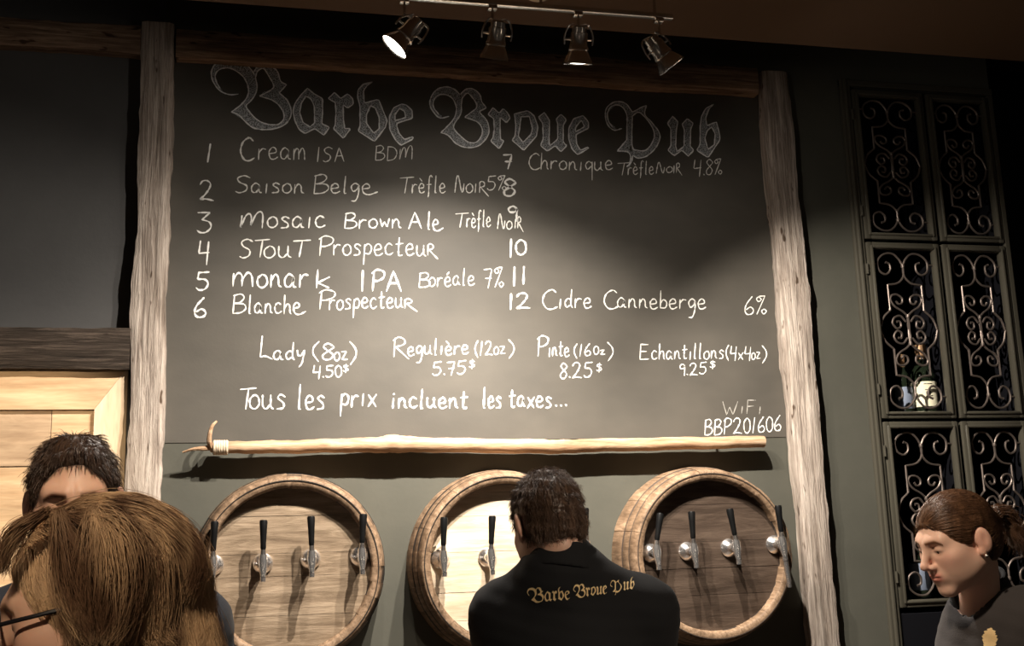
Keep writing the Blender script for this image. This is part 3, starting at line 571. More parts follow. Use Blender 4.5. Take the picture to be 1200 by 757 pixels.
for ci, (a, b) in enumerate(((cx0+.002, xm-.008), (xm+.008, cx1))):
    for ri in range(3):
        z1, z0 = zr_[ri]-.006, zr_[ri+1]+.006; fw = .030
        d = empty('grille_door', ((a+b)/2, 0, z0)); d.parent = cab; d.matrix_parent_inverse = Matrix.Translation(-Vector(cab.location)); d['label'] = 'hinged door with scrolled iron grille'
        mb = MB()
        mb.box((a, -.024, z0), (a+fw, .006, z1), .006).box((b-fw, -.024, z0), (b, .006, z1), .006).box((a+fw-.004, -.024, z0), (b-fw+.004, .006, z0+fw), .006).box((a+fw-.004, -.024, z1-fw), (b-fw+.004, .006, z1), .006)
        i = fw-.004
        mb.box((a+i-.010, -.031, z0+i-.01), (a+i+.002, -.014, z1-i+.01), .005).box((b-i-.002, -.031, z0+i-.01), (b-i+.010, -.014, z1-i+.01), .005).box((a+i, -.031, z0+i-.010), (b-i, -.014, z0+i+.002), .005).box((a+i, -.031, z1-i-.002), (b-i, -.014, z1-i+.010), .005)
        mb.build('door_frame', cab_paint, d, angle=30)
        grille(a+fw, b-fw, z0+fw, z1-fw, -.006, d)
        if ci == 0:
            mb = MB()
            for z in (z0+.12, z1-.12): mb.tube([(a-.008, -.028, z-.022), (a-.008, -.028, z+.022)], .0055, 8)
            mb.build('hinge', cab_paint, d)
glass_d = mat('dark_bottle_glass', (.012, .018, .010), .06, spec=.7, coat=.5)
lab_w = mat('cream_label', (.92, .86, .62), .6); lab_b = mat('blue_grey_label', (.22, .26, .34), .6); ink = mat('label_ink', (.03, .025, .02), .7)
foil = mat('copper_foil', (.55, .33, .18), .35, metal=.6)
def bottle(px, pz, h, r, lm, label, group=None, emblem=False):
    p = at(px, pz, .10); b = Vector((p[0], .10, p[2]))
    e = empty('wine_bottle', b); tag(e, label, 'bottle', group)
    k = h/.30
    MB().lathe([(0, .004), (r*.5, .004), (r*.92, 0), (r, .008), (r, .155*k), (r*.96, .175*k), (r*.7, .20*k), (r*.42, .22*k), (r*.36, .24*k), (r*.36, .285*k), (r*.44, .287*k), (r*.44, .297*k), (r*.36, .30*k), (0, .30*k)], Matrix.Translation(b), 32).build('glass_body', glass_d, e)
    MB().lathe([(r*.365, .235*k), (r*.40, .236*k), (r*.46, .286*k), (r*.46, .299*k), (0, .3015*k)], Matrix.Translation(b), 24).build('foil_cap', foil, e)
    MB().lathe([(r*1.0, .03*k), (r*1.015, .031*k), (r*1.015, .135*k), (r*1.0, .136*k)], Matrix.Translation(b), 40).build('paper_label', lm, e)
    if emblem:
        mb = MB()
        for (u0, v0, u1, v1) in ((-.3, .10, .25, .10), (-.25, .07, .35, .075), (-.35, .125, .4, .125)):
            for s in range(1): mb.tube([b+Vector((r*1.02*math.sin(-.25+u*.9), -r*1.02*math.cos(-.25+u*.9), (v0+(v1-v0)*t_)*k)) for t_, u in zip(np.linspace(0, 1, 8), np.linspace(u0, u1, 8))], .0016, 5)
        pts = [(.2*math.cos(q)*(1-q/14), .085+.012*math.sin(q)*(1-q/14)) for q in np.linspace(0, 11, 40)]
        mb.tube([b+Vector((r*1.02*math.sin(-.25+u), -r*1.02*math.cos(-.25+u), v*k)) for u, v in pts], .002, 5)
        mb.build('label_print', ink, e)
bottle(1086, 486, .30, .052, lab_w, 'dark wine bottle with a cream label behind the left middle grille', None, True)
bottle(1062, 487, .26, .036, lab_b, 'small dark bottle with blue label left of the cream labelled bottle')
bottle(1080, 700, .30, .040, lab_b, 'dark bottle with grey label behind the lowest left grille')

# ------------------------------------------------------------------ people: bodies as one blended surface, clothes and hair as parts
def ell(P, c, r):
    q = P-np.array(c); r = np.array(r, float); k0 = np.linalg.norm(q/r, axis=1); k1 = np.linalg.norm(q/(r*r), axis=1)+1e-9
    return k0*(k0-1)/k1
def cone(P, a, b, ra, rb, flat=None):
    a, b = np.array(a, float), np.array(b, float); ba = b-a; pa = P-a
    h = np.clip(pa@ba/(ba@ba), 0, 1); return np.linalg.norm(pa-h[:, None]*ba, axis=1)-(ra+(rb-ra)*h)
def smin(a, b, k): h = np.maximum(k-np.abs(a-b), 0)/k; return np.minimum(a, b)-h*h*k/4
def smax(a, b, k): return -smin(-a, -b, k)
def wob(P, f, seed=0):
    s = np.sin(P@np.array([1.1, .7, .4])*f+seed)+np.sin(P@np.array([-.6, 1.2, .5])*f*1.3+seed*2+1)+np.sin(P@np.array([.3, -.5, 1.3])*f*1.7+seed*3+2)
    return s/3
def nets(fn, lo, hi, h):
    # surface nets: a smooth closed mesh of fn = 0
    ax = [np.arange(lo[i], hi[i]+h, h) for i in range(3)]; n = [len(a) for a in ax]
    val = np.empty(n, np.float32)
    Yg, Zg = np.meshgrid(ax[1], ax[2], indexing='ij'); base = np.stack([np.zeros(Yg.size), Yg.ravel(), Zg.ravel()], 1)
    st = max(1, 200000//base.shape[0])
    for i in range(0, n[0], st):
        xs = ax[0][i:i+st]; P = np.concatenate([base+np.array([x, 0, 0]) for x in xs]); val[i:i+st] = fn(P).reshape(len(xs), n[1], n[2])
    ins = val < 0; c = [k-1 for k in n]
    acc = np.zeros((*c, 3), np.float32); cnt = np.zeros(c, np.float32)
    sl = lambda o, d: slice(o, o+c[d])
    for d in range(3):
        o1, o2 = [k for k in range(3) if k != d]
        for u in (0, 1):
            for v in (0, 1):
                off = [0, 0, 0]; off[o1] = u; off[o2] = v; off2 = list(off); off2[d] = 1
                A = val[sl(off[0], 0), sl(off[1], 1), sl(off[2], 2)]; B = val[sl(off2[0], 0), sl(off2[1], 1), sl(off2[2], 2)]
                m = (A < 0) != (B < 0); t = np.where(m, A/(np.where(m, A-B, 1)), 0)
                cnt += m
                for k in range(3): acc[..., k] += m*(t if k == d else off[k])
    has = cnt > 0; idx = -np.ones(c, np.int64); idx[has] = np.arange(has.sum())
    I = np.argwhere(has); V = (I+acc[has]/cnt[has][:, None])*h+np.array([a[0] for a in ax])
    F = []
    for d in range(3):
        o1, o2 = [(1, 2), (2, 0), (0, 1)][d]
        s0 = [slice(1, n[k]-1) for k in range(3)]; s1 = list(s0); s0[d] = slice(0, n[d]-1); s1[d] = slice(1, n[d])
        A, B = ins[tuple(s0)], ins[tuple(s1)]; E = np.argwhere(A != B)
        if not len(E): continue
        flip = A[tuple(E.T)]; E = E.copy()
        for k in (o1, o2): E[:, k] += 1
        def cell(u, v): q = E.copy(); q[:, o1] -= u; q[:, o2] -= v; return idx[tuple(q.T)]
        q = np.stack([cell(0, 0), cell(1, 0), cell(1, 1), cell(0, 1)], 1); q[~flip] = q[~flip][:, ::-1]; F.append(q)
    return V, np.concatenate(F)
def relax(V, F, it=2, lam=.5):
    for _ in range(it):
        S = np.zeros_like(V); C_ = np.zeros(len(V))
        for k in range(4):
            np.add.at(S, F[:, k], V[F[:, (k+1) % 4]]); np.add.at(C_, F[:, k], 1)
            np.add.at(S, F[:, (k+1) % 4], V[F[:, k]]); np.add.at(C_, F[:, (k+1) % 4], 1)
        V = V+lam*(S/np.maximum(C_, 1)[:, None]-V)
    return V
def meshobj(name, V, F, m, parent=None, tint=None):
    me = bpy.data.meshes.new(name); me.from_pydata(V.tolist(), [], F.tolist()); me.polygons.foreach_set('use_smooth', [True]*len(me.polygons))
    if tint is not None:
        a = me.color_attributes.new('tint', 'FLOAT_COLOR', 'POINT'); a.data.foreach_set('color', np.c_[tint, np.ones(len(tint))].astype(np.float32).ravel())
    me.update(); return link(name, me, m, parent)
class Frame:                                          # local (right, forward, up) head space
    def __init__(s, o, fwd, roll=0, sc=1.):
        f = Vector(fwd).normalized(); r = f.cross(Vector((0, 0, 1))).normalized(); u = r.cross(f)
        q = Matrix.Rotation(roll, 3, f); s.R = np.array([q @ r, q @ f, q @ u]); s.o = np.array(o, float); s.s = sc
    def w(s, p): return s.o+(np.atleast_2d(p)*s.s)@s.R
    def l(s, p): return ((np.atleast_2d(p)-s.o)@s.R.T)/s.s
def ab(P): Q = P.copy(); Q[:, 0] = np.abs(Q[:, 0]); return Q
def head_sdf(P, fem=0, neck=((0, -.035, -.09), (0, -.06, -.22), .052, .058)):
    Q = ab(P)
    d = ell(P, (0, -.012, .030), (.0745, .095, .084))
    d = smin(d, ell(P, (0, .030, -.035), (.062-.003*fem, .060, .075)), .04)
    d = smin(d, cone(Q, (.050, -.004, -.055), (.012, .070, -.100), .021-.004*fem, .017-.003*fem), .035)     # jaw
    d = smin(d, ell(P, (0, .074, -.101), (.018-.003*fem, .015, .014)), .02)                           # chin
    d = smin(d, ell(Q, (.043, .056, -.018), (.022, .022, .018)), .03)                                 # cheekbone
    d = smin(d, ell(Q, (.040-.002*fem, .034, -.052), (.026, .040, .036)), .03)                        # cheek
    d = smin(d, cone(Q, (.012, .086, .024), (.040, .072, .026), .011-.003*fem, .011-.002*fem), .03)   # brow
    d = smax(d, -ell(Q, (.032, .099, .006), (.019, .018, .013)), .014)                                # eye socket
    d = smin(d, ell(Q, (.0315, .072, .003), (.0165, .0145, .0135)), .006)                             # lids over the eyeball
    d = smax(d, -ell(Q, (.0315, .091, -.0005), (.0125, .0055, .0022)), .002)                          # lid slit
    d = smin(d, cone(P, (0, .088, .014), (0, .113, -.025), .0085, .0100-.001*fem), .014)              # nose
    d = smin(d, ell(P, (0, .114, -.030), (.0105-.001*fem, .0100, .0090)), .008)
    d = smin(d, ell(Q, (.0125, .098, -.035), (.0075, .0115, .0078)), .007)
    d = smax(d, -ell(Q, (.0065, .103, -.043), (.0040, .0055, .0045)), .003)                           # nostril
    d = smin(d, ell(P, (0, .082, -.062), (.026, .016, .020)), .018)                                   # muzzle
    d = smax(d, -ell(P, (0, .099, -.048), (.0035, .004, .007)), .004)                                 # philtrum
    d = smin(d, ell(Q, (.008, .0925, -.0575), (.0145, .0070, .0042+.0006*fem)), .004)                 # lips
    d = smin(d, ell(P, (0, .0920, -.0672), (.0170, .0078, .0052+.0006*fem)), .004)
    d = smax(d, -ell(P, (0, .101, -.0622), (.022, .009, .0011)), .0022)
    # ears
    e = ell(Q@np.array([[.92, -.39, 0], [.39, .92, 0], [0, 0, 1]]), (.0825*.92-.016*.39, -.0825*.39-.016*.92, -.004), (.0080, .019, .032))
    e = smax(e, -ell(Q, (.0965, -.012, .000), (.0085, .0085, .018)), .005)
    e = smin(e, ell(Q, (.078, -.004, -.030), (.006, .009, .010)), .008)
    d = smin(d, e, .006)
    a, b, ra, rb = neck
    d = smin(d, cone(P, a, b, ra, rb), .035)
    return d
skin_cache = {}
def skin_mat(name, col):
    m = mat(name, col, .48, spec=.4, sss=.12); nt = m.node_tree; b = nt.nodes['Principled BSDF']
    a = nt.nodes.new('ShaderNodeVertexColor'); a.layer_name = 'tint'
    n = nt.nodes.new('ShaderNodeTexNoise'); n.inputs['Scale'].default_value = 90; n.inputs['Detail'].default_value = 4
    mx = nt.nodes.new('ShaderNodeMix'); mx.data_type = 'RGBA'; mx.blend_type = 'MULTIPLY'; mx.inputs[0].default_value = 1
    mx.inputs[6].default_value = (*col, 1); nt.links.new(a.outputs[0], mx.inputs[7]); nt.links.new(mx.outputs[2], b.inputs['Base Color'])
    tc = nt.nodes.new('ShaderNodeTexCoord'); nt.links.new(tc.outputs['Object'], n.inputs['Vector'])
    bp = nt.nodes.new('ShaderNodeBump'); bp.inputs['Strength'].default_value = .08; bp.inputs['Distance'].default_value = .003; nt.links.new(n.outputs[0], bp.inputs['Height']); nt.links.new(bp.outputs[0], b.inputs['Normal'])
    return m
def face_tint(L, fem, brow=(.25, .17, .12)):
    # lips, brows, lashes, and the flush of cheeks and ears: colours of the skin itself
    t = np.ones((len(L), 3)); Q = ab(L)
    def blob(c, r, pw=2): return np.exp(-(((Q-np.array(c))/np.array(r))**2).sum(1)*pw)
    t *= 1-blob((.045, .06, -.025), (.028, .04, .022), 1.2)[:, None]*np.array([.0, .16, .14])
    t *= 1-blob((.085, -.01, -.005), (.02, .03, .035), 1)[:, None]*np.array([0, .15, .15])
    t *= 1-blob((0, .112, -.03), (.014, .02, .014), 1)[:, None]*np.array([0, .12, .1])
    lip = np.clip(1.6*np.exp(-((np.abs(Q[:, 0])/.023)**4+((L[:, 2]+.0622)/.0115)**4)), 0, 1)*(L[:, 1] > .075)
    t *= 1-lip[:, None]*np.array([.22, .52, .50])*(1 if fem else .5)
    by = .0235+.10*(Q[:, 0]-.012)-2.6*np.maximum(Q[:, 0]-.036, 0)**1.3
    br = np.exp(-((L[:, 2]-by)/.0042)**2)*(Q[:, 0] > .011)*(Q[:, 0] < .052)*(L[:, 1] > .05)
    t *= 1-np.clip(br*1.1, 0, 1)[:, None]*(1-np.array(brow))
    ez = -.0005; la = np.exp(-(((L[:, 2]-ez-.0012)/.0024)**2))*np.exp(-((Q[:, 0]-.0315)/.0145)**4)*(L[:, 1] > .06)
    t *= 1-np.clip(la, 0, 1)[:, None]*(.85 if fem else .5)
    return t
def hand(wrist, dirv, palm, side, curl=.6, s=1.):
    # palm plus four unequal bent fingers and a thumb from the palm's side; returns an sdf and its box
    d = Vector(dirv).normalized(); n = Vector(palm); n = (n-d*n.dot(d)).normalized(); x = d.cross(n)*side; o = Vector(wrist)
    def pt(a, b, c): return np.array(o+d*a*s+x*b*s+n*c*s)
    segs = []
    for i, (b, ln) in enumerate(((.030, .070), (.010, .078), (-.010, .073), (-.029, .057))):
        p = [.090, b, 0]; ang = .15
        for k, fr in enumerate((.45, .32, .23)):
            ang += curl*(.55, .9, .6)[k]; q = [p[0]+ln*fr*math.cos(ang), p[1]+b*.06, p[2]+ln*fr*math.sin(ang)]
            segs.append((pt(*p), pt(*q), (.0092-.0008*k)*s, (.0086-.0009*k)*s)); p = q
    p0, p1, p2, p3 = pt(.022, .026, .004), pt(.052, .050, .012), pt(.078, .058, .024), pt(.096, .054, .036)
    segs += [(p0, p1, .013*s, .0115*s), (p1, p2, .0108*s, .0098*s), (p2, p3, .0098*s, .0085*s)]
    pal = [(pt(.015, b*.7, 0), pt(.088, b, 0), .0125*s, .0115*s) for b in (-.028, -.010, .010, .028)]
    def f(P):
        r = None
        for a, b, ra, rb in pal: r = cone(P, a, b, ra, rb) if r is None else smin(r, cone(P, a, b, ra, rb), .014)
        for a, b, ra, rb in segs: r = smin(r, cone(P, a, b, ra, rb), .004)
        return smin(r, cone(P, np.array(o-d*.05), pt(.02, 0, 0), .024*s, .020*s), .02)
    c = np.array(o+d*.07*s); return f, c-.15, c+.15
def torso_sdf(J, g=0., fem=0):
    # J: joints in the world; g: how far the cloth stands off the body
    def f(P):
        sh = (J['shL']+J['shR'])/2; hp = (J['hipL']+J['hipR'])/2; nk = J['neck']; ax = (J['shR']-J['shL']); wd = np.linalg.norm(ax); ax = ax/wd
        up = (nk-hp)/np.linalg.norm(nk-hp); fw = np.cross(up, ax); fw /= np.linalg.norm(fw)
        def W(a, b, c): return hp+ax*a+fw*b+up*c
        H = np.linalg.norm(sh-hp)
        def egg(c, r):
            q = P-c; l = np.stack([q@ax, q@fw, q@up], 1); return ell(l, (0, 0, 0), r)
        d = egg(W(0, .01, H*.70), (wd*.47+g, .115+g, H*.42))
        d = smin(d, egg(W(0, .0, H*.25), (wd*.40-.02*fem+g, .105+g, H*.38)), .1)
        d = smin(d, egg(W(0, -.005, .0), (wd*.45+g, .115+g, .16)), .1)
        d = smin(d, cone(P, nk-up*(.02+.02*fem), J['shL']+up*.0, .052-.014*fem+g, .058-.006*fem+g), .07); d = smin(d, cone(P, nk-up*(.02+.02*fem), J['shR'], .052-.014*fem+g, .058-.006*fem+g), .07)
        if fem:
            for s in (-1, 1): d = smin(d, egg(W(s*.075, .095, H*.66), (.062+g*.5, .055+g*.5, .062+g*.5)), .05)
        for S in 'LR':
            d = smin(d, cone(P, J['sh'+S], J['el'+S], .056+g, .043+g), .05); d = smin(d, cone(P, J['el'+S], J['wr'+S], .042+g, .029+g*.8), .03)
        return d
    return f
def legs_sdf(J, g=0.):
    def f(P):
        hp = (J['hipL']+J['hipR'])/2; d = ell(P, hp, (.165+g, .12+g, .14+g))
        for S in 'LR':
            d = smin(d, cone(P, J['hip'+S], J['kn'+S], .085+g, .056+g), .06); d = smin(d, cone(P, J['kn'+S], J['an'+S], .056+g, .040+g), .04)
        return d
    return f
def shoe_sdf(J, fw):
    fw = np.array(fw, float); fw[2] = 0; fw /= np.linalg.norm(fw)
    def mk(S):
        a = J['an'+S]*np.array([1, 1, 0])+np.array([0, 0, .045])
        def f(P):
            d = cone(P, a-fw*.04, a+fw*.14-np.array([0, 0, .012]), .042, .034); d = smin(d, cone(P, a, a+np.array([0, 0, .06]), .043, .042), .03)
            return smax(d, -(P[:, 2]-.004), .008)
        return f, a
    return mk
def box_of(pts, m): p = np.array(pts); return p.min(0)-m, p.max(0)+m
def make_joints(neck, shL, shR, elL, elR, wrL, wrR, fwd, hip=None, z=.92):
    J = {k: np.array(v, float) for k, v in dict(neck=neck, shL=shL, shR=shR, elL=elL, elR=elR, wrL=wrL, wrR=wrR).items()}
    ax = J['shR']-J['shL']; ax[2] = 0; ax /= np.linalg.norm(ax); fw = np.array([-ax[1], ax[0], 0]); m = (J['shL']+J['shR'])/2
    h = np.array([m[0], m[1], z])-fw*.02 if hip is None else np.array(hip, float)
    for S, s in (('L', -1), ('R', 1)):
        J['hip'+S] = h+ax*s*.095; J['kn'+S] = h+ax*s*.105+np.array([0, 0, -.43])+fw*.02; J['an'+S] = np.array([*(h+ax*s*.11-fw*.03)[:2], .09])
    return J, fw
def person(label, fr, fem, J, fw, skin, neckw, shirt_mat, trouser_mat, shoe_mat, collar=None, shirt_g=.016, folds=.006, hs=.0028, brow=(.25, .17, .12), fold_seed=1., curls=.7, seedcut=None, sleeve=1.):
    nb = fr.l(J['neck']-np.array([0, 0, .05]))[0]; top = np.array([0, -.035, -.075])
    fn = lambda P: head_sdf(P, fem, (top, nb, neckw[0], neckw[1]))
    lo, hi = np.minimum([-.105, -.13, -.16], nb-.085), np.maximum([.105, .135, .13], nb+.085)
    V, F = nets(fn, lo, hi, hs); V = relax(V, F, 1, .35); t = face_tint(V, fem, brow); Vh = fr.w(V)
    Vs, Fs, Ts = [Vh], [F], [t]; off = len(Vh)
    pts = [J[k] for k in J if k[:2] in ('sh', 'el', 'wr', 'hi', 'ne')]
    bt, bl = torso_sdf(J, -.004, fem), legs_sdf(J, -.006)
    allp = [J[k] for k in J]; lo, hi = box_of(allp, .2); lo[2] = .03
    fb = lambda P: smin(bt(P), bl(P), .06)
    v, f = nets(fb, lo, hi, .016); Vs.append(v); Fs.append(f+off); Ts.append(np.ones((len(v), 3))); off += len(v)
    for S, sd in (('L', -1), ('R', 1)):
        dr = J['wr'+S]-J['el'+S]; hf, a, b = hand(J['wr'+S], dr, fw*.3+np.array([0, 0, -1]), sd, curls)
        v, f = nets(hf, a, b, .004); v = relax(v, f, 1, .4); Vs.append(v); Fs.append(f+off); Ts.append(np.ones((len(v), 3))); off += len(v)
    body = meshobj('person', np.concatenate(Vs), np.concatenate(Fs), skin, None, np.concatenate(Ts)); tag(body, label, 'person')
    # shirt: cloth surface with folds, open at the neck and cuffs
    st = torso_sdf(J, shirt_g, fem); hp = (J['hipL']+J['hipR'])/2; up = J['neck']-hp; up /= np.linalg.norm(up)
    def fs(P):
        d = st(P)+wob(P*np.array([1, 1, .6]), 26, fold_seed)*folds*.6+wob(P*np.array([1, 1, 1.6]), 48, fold_seed+2)*folds*.35
        if collar is not None: d = smin(d, collar(P), .014)
        d = smax(d, -(P[:, 2]-(hp[2]-.10)), .01)
        if seedcut is not None: d = smax(d, -seedcut(P), .006)
        for S in 'LR':
            w_ = J['wr'+S]; a = w_-J['el'+S]; a /= np.linalg.norm(a); q = (P-w_); near = np.linalg.norm(q, axis=1) < .16
            d = np.where(near, np.maximum(d, q@a), d)
        return d
    lo, hi = box_of(pts, .18); lo[2] = hp[2]-.12
    v, f = nets(fs, lo, hi, .0075); v = relax(v, f, 1, .4); shirt = meshobj('shirt', v, f, shirt_mat, body)
    tl_ = legs_sdf(J, .012)
    lo, hi = box_of([J[k] for k in J if k[:2] in ('hi', 'kn', 'an')], .17); hi[2] = hp[2]+.06
    v, f = nets(lambda P: np.maximum(tl_(P)+wob(P, 30)*.003, np.maximum(P[:, 2]-hp[2]-.05, .06-P[:, 2])), lo, hi, .014); meshobj('trousers', v, f, trouser_mat, body)
    mk = shoe_sdf(J, fw)
    for S in 'LR':
        f_, a = mk(S); v, f = nets(f_, a-.25, a+.25, .009); meshobj('shoe', v, f, shoe_mat, body)
    return body, shirt
def strands(name, roots, paths, rad, m, parent):
    # hair as many fine tapering strands
    h = bpy.data.hair_curves.new(name); n = [len(p) for p in paths]; h.add_curves(n)
    P = np.concatenate(paths).astype(np.float32); h.attributes['position'].data.foreach_set('vector', P.ravel())
    a = h.attributes.get('radius') or h.attributes.new('radius', 'FLOAT', 'POINT')
    rr_ = np.concatenate([rad*np.linspace(1, .35, k) for k in n]).astype(np.float32); a.data.foreach_set('value', rr_)
    o = bpy.data.objects.new(name, h); scn.collection.objects.link(o); h.materials.append(m); o.parent = parent; o['kind'] = 'stuff'
    return o
def sample_surface(V, F, n):
    a, b, c = V[F[:, 0]], V[F[:, 1]], V[F[:, 2]]; d = V[F[:, 3]]
    nr = np.cross(c-a, d-b); ar = np.linalg.norm(nr, axis=1); i = rng.choice(len(F), n, p=ar/ar.sum()); u = rng.random((n, 1)); w_ = rng.random((n, 1))
    p = (a[i]*(1-u)+b[i]*u)*(1-w_)+(d[i]*(1-u)+c[i]*u)*w_
    return p, nr[i]/ar[i][:, None]
def grad(fn, P, e=.002):
    g = np.stack([fn(P+np.eye(3)[k]*e)-fn(P-np.eye(3)[k]*e) for k in range(3)], 1); return g/(np.linalg.norm(g, axis=1)[:, None]+1e-9)
def hair_mat(name, c1, c2, rough=.42):
    m = mat(name, c1, rough, spec=.35, col2=c2, scale=(60, 60, 20), detail=4, lo=.3, hi=.7); return m
cloth_black = mat('black_cotton', (.012, .012, .013), .85, spec=.2, bump=.12, bscale=(300, 300, 300), sheen=.05)
cloth_char = mat('charcoal_jersey', (.040, .036, .036), .85, spec=.2, bump=.15, bscale=(260, 260, 260), sheen=.1)
cloth_navy = mat('navy_cotton', (.012, .014, .030), .85, spec=.2, bump=.12, bscale=(300, 300, 300), sheen=.1)
cloth_blue = mat('slate_blue_cotton', (.035, .042, .062), .85, spec=.2, bump=.12, bscale=(300, 300, 300), sheen=.1)
denim = mat('dark_denim', (.02, .024, .04), .8, bump=.1, bscale=(300, 300, 300)); leather = mat('black_leather', (.01, .009, .008), .4)
skin_a = skin_mat('fair_skin', (.66, .40, .29)); skin_b = skin_mat('pale_skin', (.72, .47, .36)); skin_c = skin_mat('warm_skin', (.60, .36, .26))
gold = mat('gold_thread', (.92, .68, .34), .6, bump=.4, bscale=(900, 900, 900))
def short_cap(P, seed, front, side, nape, thick=.009, lump=.003, f=95):
    # cropped hair: shell on the skull with a hairline at brow, temple and nape
    d = ell(P, (0, -.014, .032), (.0755+thick*.35, .096+thick, .085+thick*1.15)); d = smin(d, ell(P, (0, -.045, -.03), (.062+thick*.6, .058+thick*.6, .06)), .03)
    d = d+wob(P, f, seed)*lump+wob(P, f*2.3, seed+1)*lump*.5
    n = np.array([0, -(front[1]-side[1]), 0]); dy, dz = front[0]-side[0], front[1]-side[1]; nn = np.array([0, -dz, dy]); nn = nn/np.linalg.norm(nn)
    nn = nn*np.sign(nn@np.array([0, -1, 1.])); q = P.copy(); q[:, 0] = 0
    arch = .016*np.cos(P[:, 0]/.075*1.57)
    d = smax(d, -((q-np.array([0, front[0], front[1]]))@nn+arch*0+wob(P, 140, 3)*.003), .006)
    lowz = np.where(P[:, 1] < -.02, nape, side[1]-.012)
    d = smax(d, lowz+wob(P, 120, 5)*.003-P[:, 2], .006)
    return smax(d, -ell(ab(P), (.090, -.010, -.006), (.020, .022, .034)), .006)
def crop_strands(fr, fn, lo, hi, n, crown, length, lift, m, body, rad=.0006, jit=.5, side=(0, 0, 0)):
    V, F = nets(fn, lo, hi, .004); V = relax(V, F, 1, .4); cap = meshobj('hair', fr.w(V), F, m, body)
    p, nr = sample_surface(V, F, n); g = grad(fn, p); keep = (np.abs(fn(p-g*.0)) < .01); p, g = p[keep], g[keep]
    far = ell(ab(p), (.088, -.012, .010), (.034, .034, .044)) > 0; p, g = p[far], g[far]
    fl = p-np.array(crown)+np.array(side); fl = fl-g*(fl*g).sum(1)[:, None]; fl /= np.linalg.norm(fl, axis=1)[:, None]+1e-6
    dirv = fl+g*lift+rng.normal(size=p.shape)*jit*.5; dirv /= np.linalg.norm(dirv, axis=1)[:, None]
    L = length*rng.uniform(.5, 1.15, (len(p), 1))
    paths = []
    for a, d1, d2, ll in zip(p-g*.002, dirv, fl, L): paths.append(fr.w(np.array([a, a+d1*ll*.45, a+d1*ll*.8+d2*ll*.18-np.array([0, 0, ll[0]*.05]), a+d1*ll*.95+d2*ll*.4-np.array([0, 0, ll[0]*.15])])))
    strands('hair_strands', None, paths, rad, m, cap); return cap

eye_w = mat('eye_white', (.75, .70, .66), .2); iris = mat('dark_iris', (.03, .018, .01), .15)
def eyes(fr, body):
    for s in (-1, 1):
        c = Vector(fr.w(np.array([s*.0315, .0745, .0005]))[0]); ed = Vector(fr.R[1]-fr.R[2]*.35).normalized(); k = fr.s
        sp = MB().lathe([(0, -.0118*k), (.006*k, -.0102*k), (.0102*k, -.006*k), (.0118*k, 0), (.0102*k, .006*k), (.0062*k, .01*k), (0, .0118*k)], Matrix.Translation(c) @ align(ed), 20); sp.m = 1
        sp.lathe([(.0062*k, .0101*k), (.004*k, .0114*k), (0, .0121*k)], Matrix.Translation(c) @ align(ed), 20); sp.build('eye', [eye_w, iris], body)

# --- bartender with his back to us
hb = dep(642, 614, 2.68)
fr = Frame(hb, (-.12, 1, -.36), math.radians(-4), .97)
nk = dep(657, 657, 2.635)
shL, shR = dep(593, 722, 2.67), dep(752, 716, 2.71)
J, fw = make_joints(nk, shL, shR, dep(585, 850, 2.62), dep(772, 850, 2.66), dep(620, 800, 2.95), dep(740, 810, 2.98), (0, 1, 0))
upb = (nk-(shL+shR)/2); axb = (shR-shL)/np.linalg.norm(shR-shL)
def collar_ring(c, nrm, r, h, th, tilt=0):
    n = np.array(nrm, float); n /= np.linalg.norm(n); c = np.array(c, float)
    def f(P):
        q = P-c; z = q@n; rad = np.linalg.norm(q-z[:, None]*n, axis=1); return np.maximum(np.abs(rad-(r-.10*z))-th, np.abs(z)-h)
    return f
cn = fr.w((0, -.055, -.125))[0]-nk; cn = (hb-nk); cn /= np.linalg.norm(cn)
bt, bts = person('dark haired person in a black shirt with gold back lettering at the barrel taps', fr, 0, J, fw, skin_a, (.056, .060), cloth_black, denim, leather,
    None, .017, .007, .0032, fold_seed=2.)
eyes(fr, bt)
fnb = lambda P: short_cap(P, 2, (.085, .070), (.030, -.020), -.070, .010, .0035)
hm = hair_mat('dark_brown_hair', (.050, .028, .018), (.16, .095, .06))
crop_strands(fr, fnb, [-.11, -.13, -.12], [.11, .13, .15], 16000, (0, -.02, .125), .015, .35, hm, bt, .0005, .7)
v, f = nets(collar_ring(nk+np.array([.004, .002, .004]), (.16, .16, 1), .076, .029, .0055), nk-.14, nk+.14, .004); v = relax(v, f, 2, .4); meshobj('collar', v, f, cloth_black, bts)
# gold lettering embroidered on the back: the board's letters, laid on the cloth
dg = bpy.context.evaluated_depsgraph_get(); bv = BVHTree.FromPolygons([v.co for v in bts.data.vertices], [p.vertices for p in bts.data.polygons])
def on_shirt(x, y, off=.0012):
    d = Vector(ray(x, y)); h = bv.ray_cast(Vector(CAM), d); return h[0]-d*off if h[0] else None
tx0, tx1 = 247., 846.
def title_to_shirt(x, y):
    u = (x-tx0)/(tx1-tx0); base = 158+u*27                                   # the heading drops 27 px along its length
    return 617.5+u*126.5, 710.5-u*20.5+(y-base)*.205*(1.0+.15)
mb = MB()
for vs, fs_ in GOLD:
    q = [on_shirt(*title_to_shirt(*p)) for p in vs]
    if all(p is not None for p in q): mb.add(q, fs_)
mb.build('embroidered_lettering', gold, bts, smooth=False)

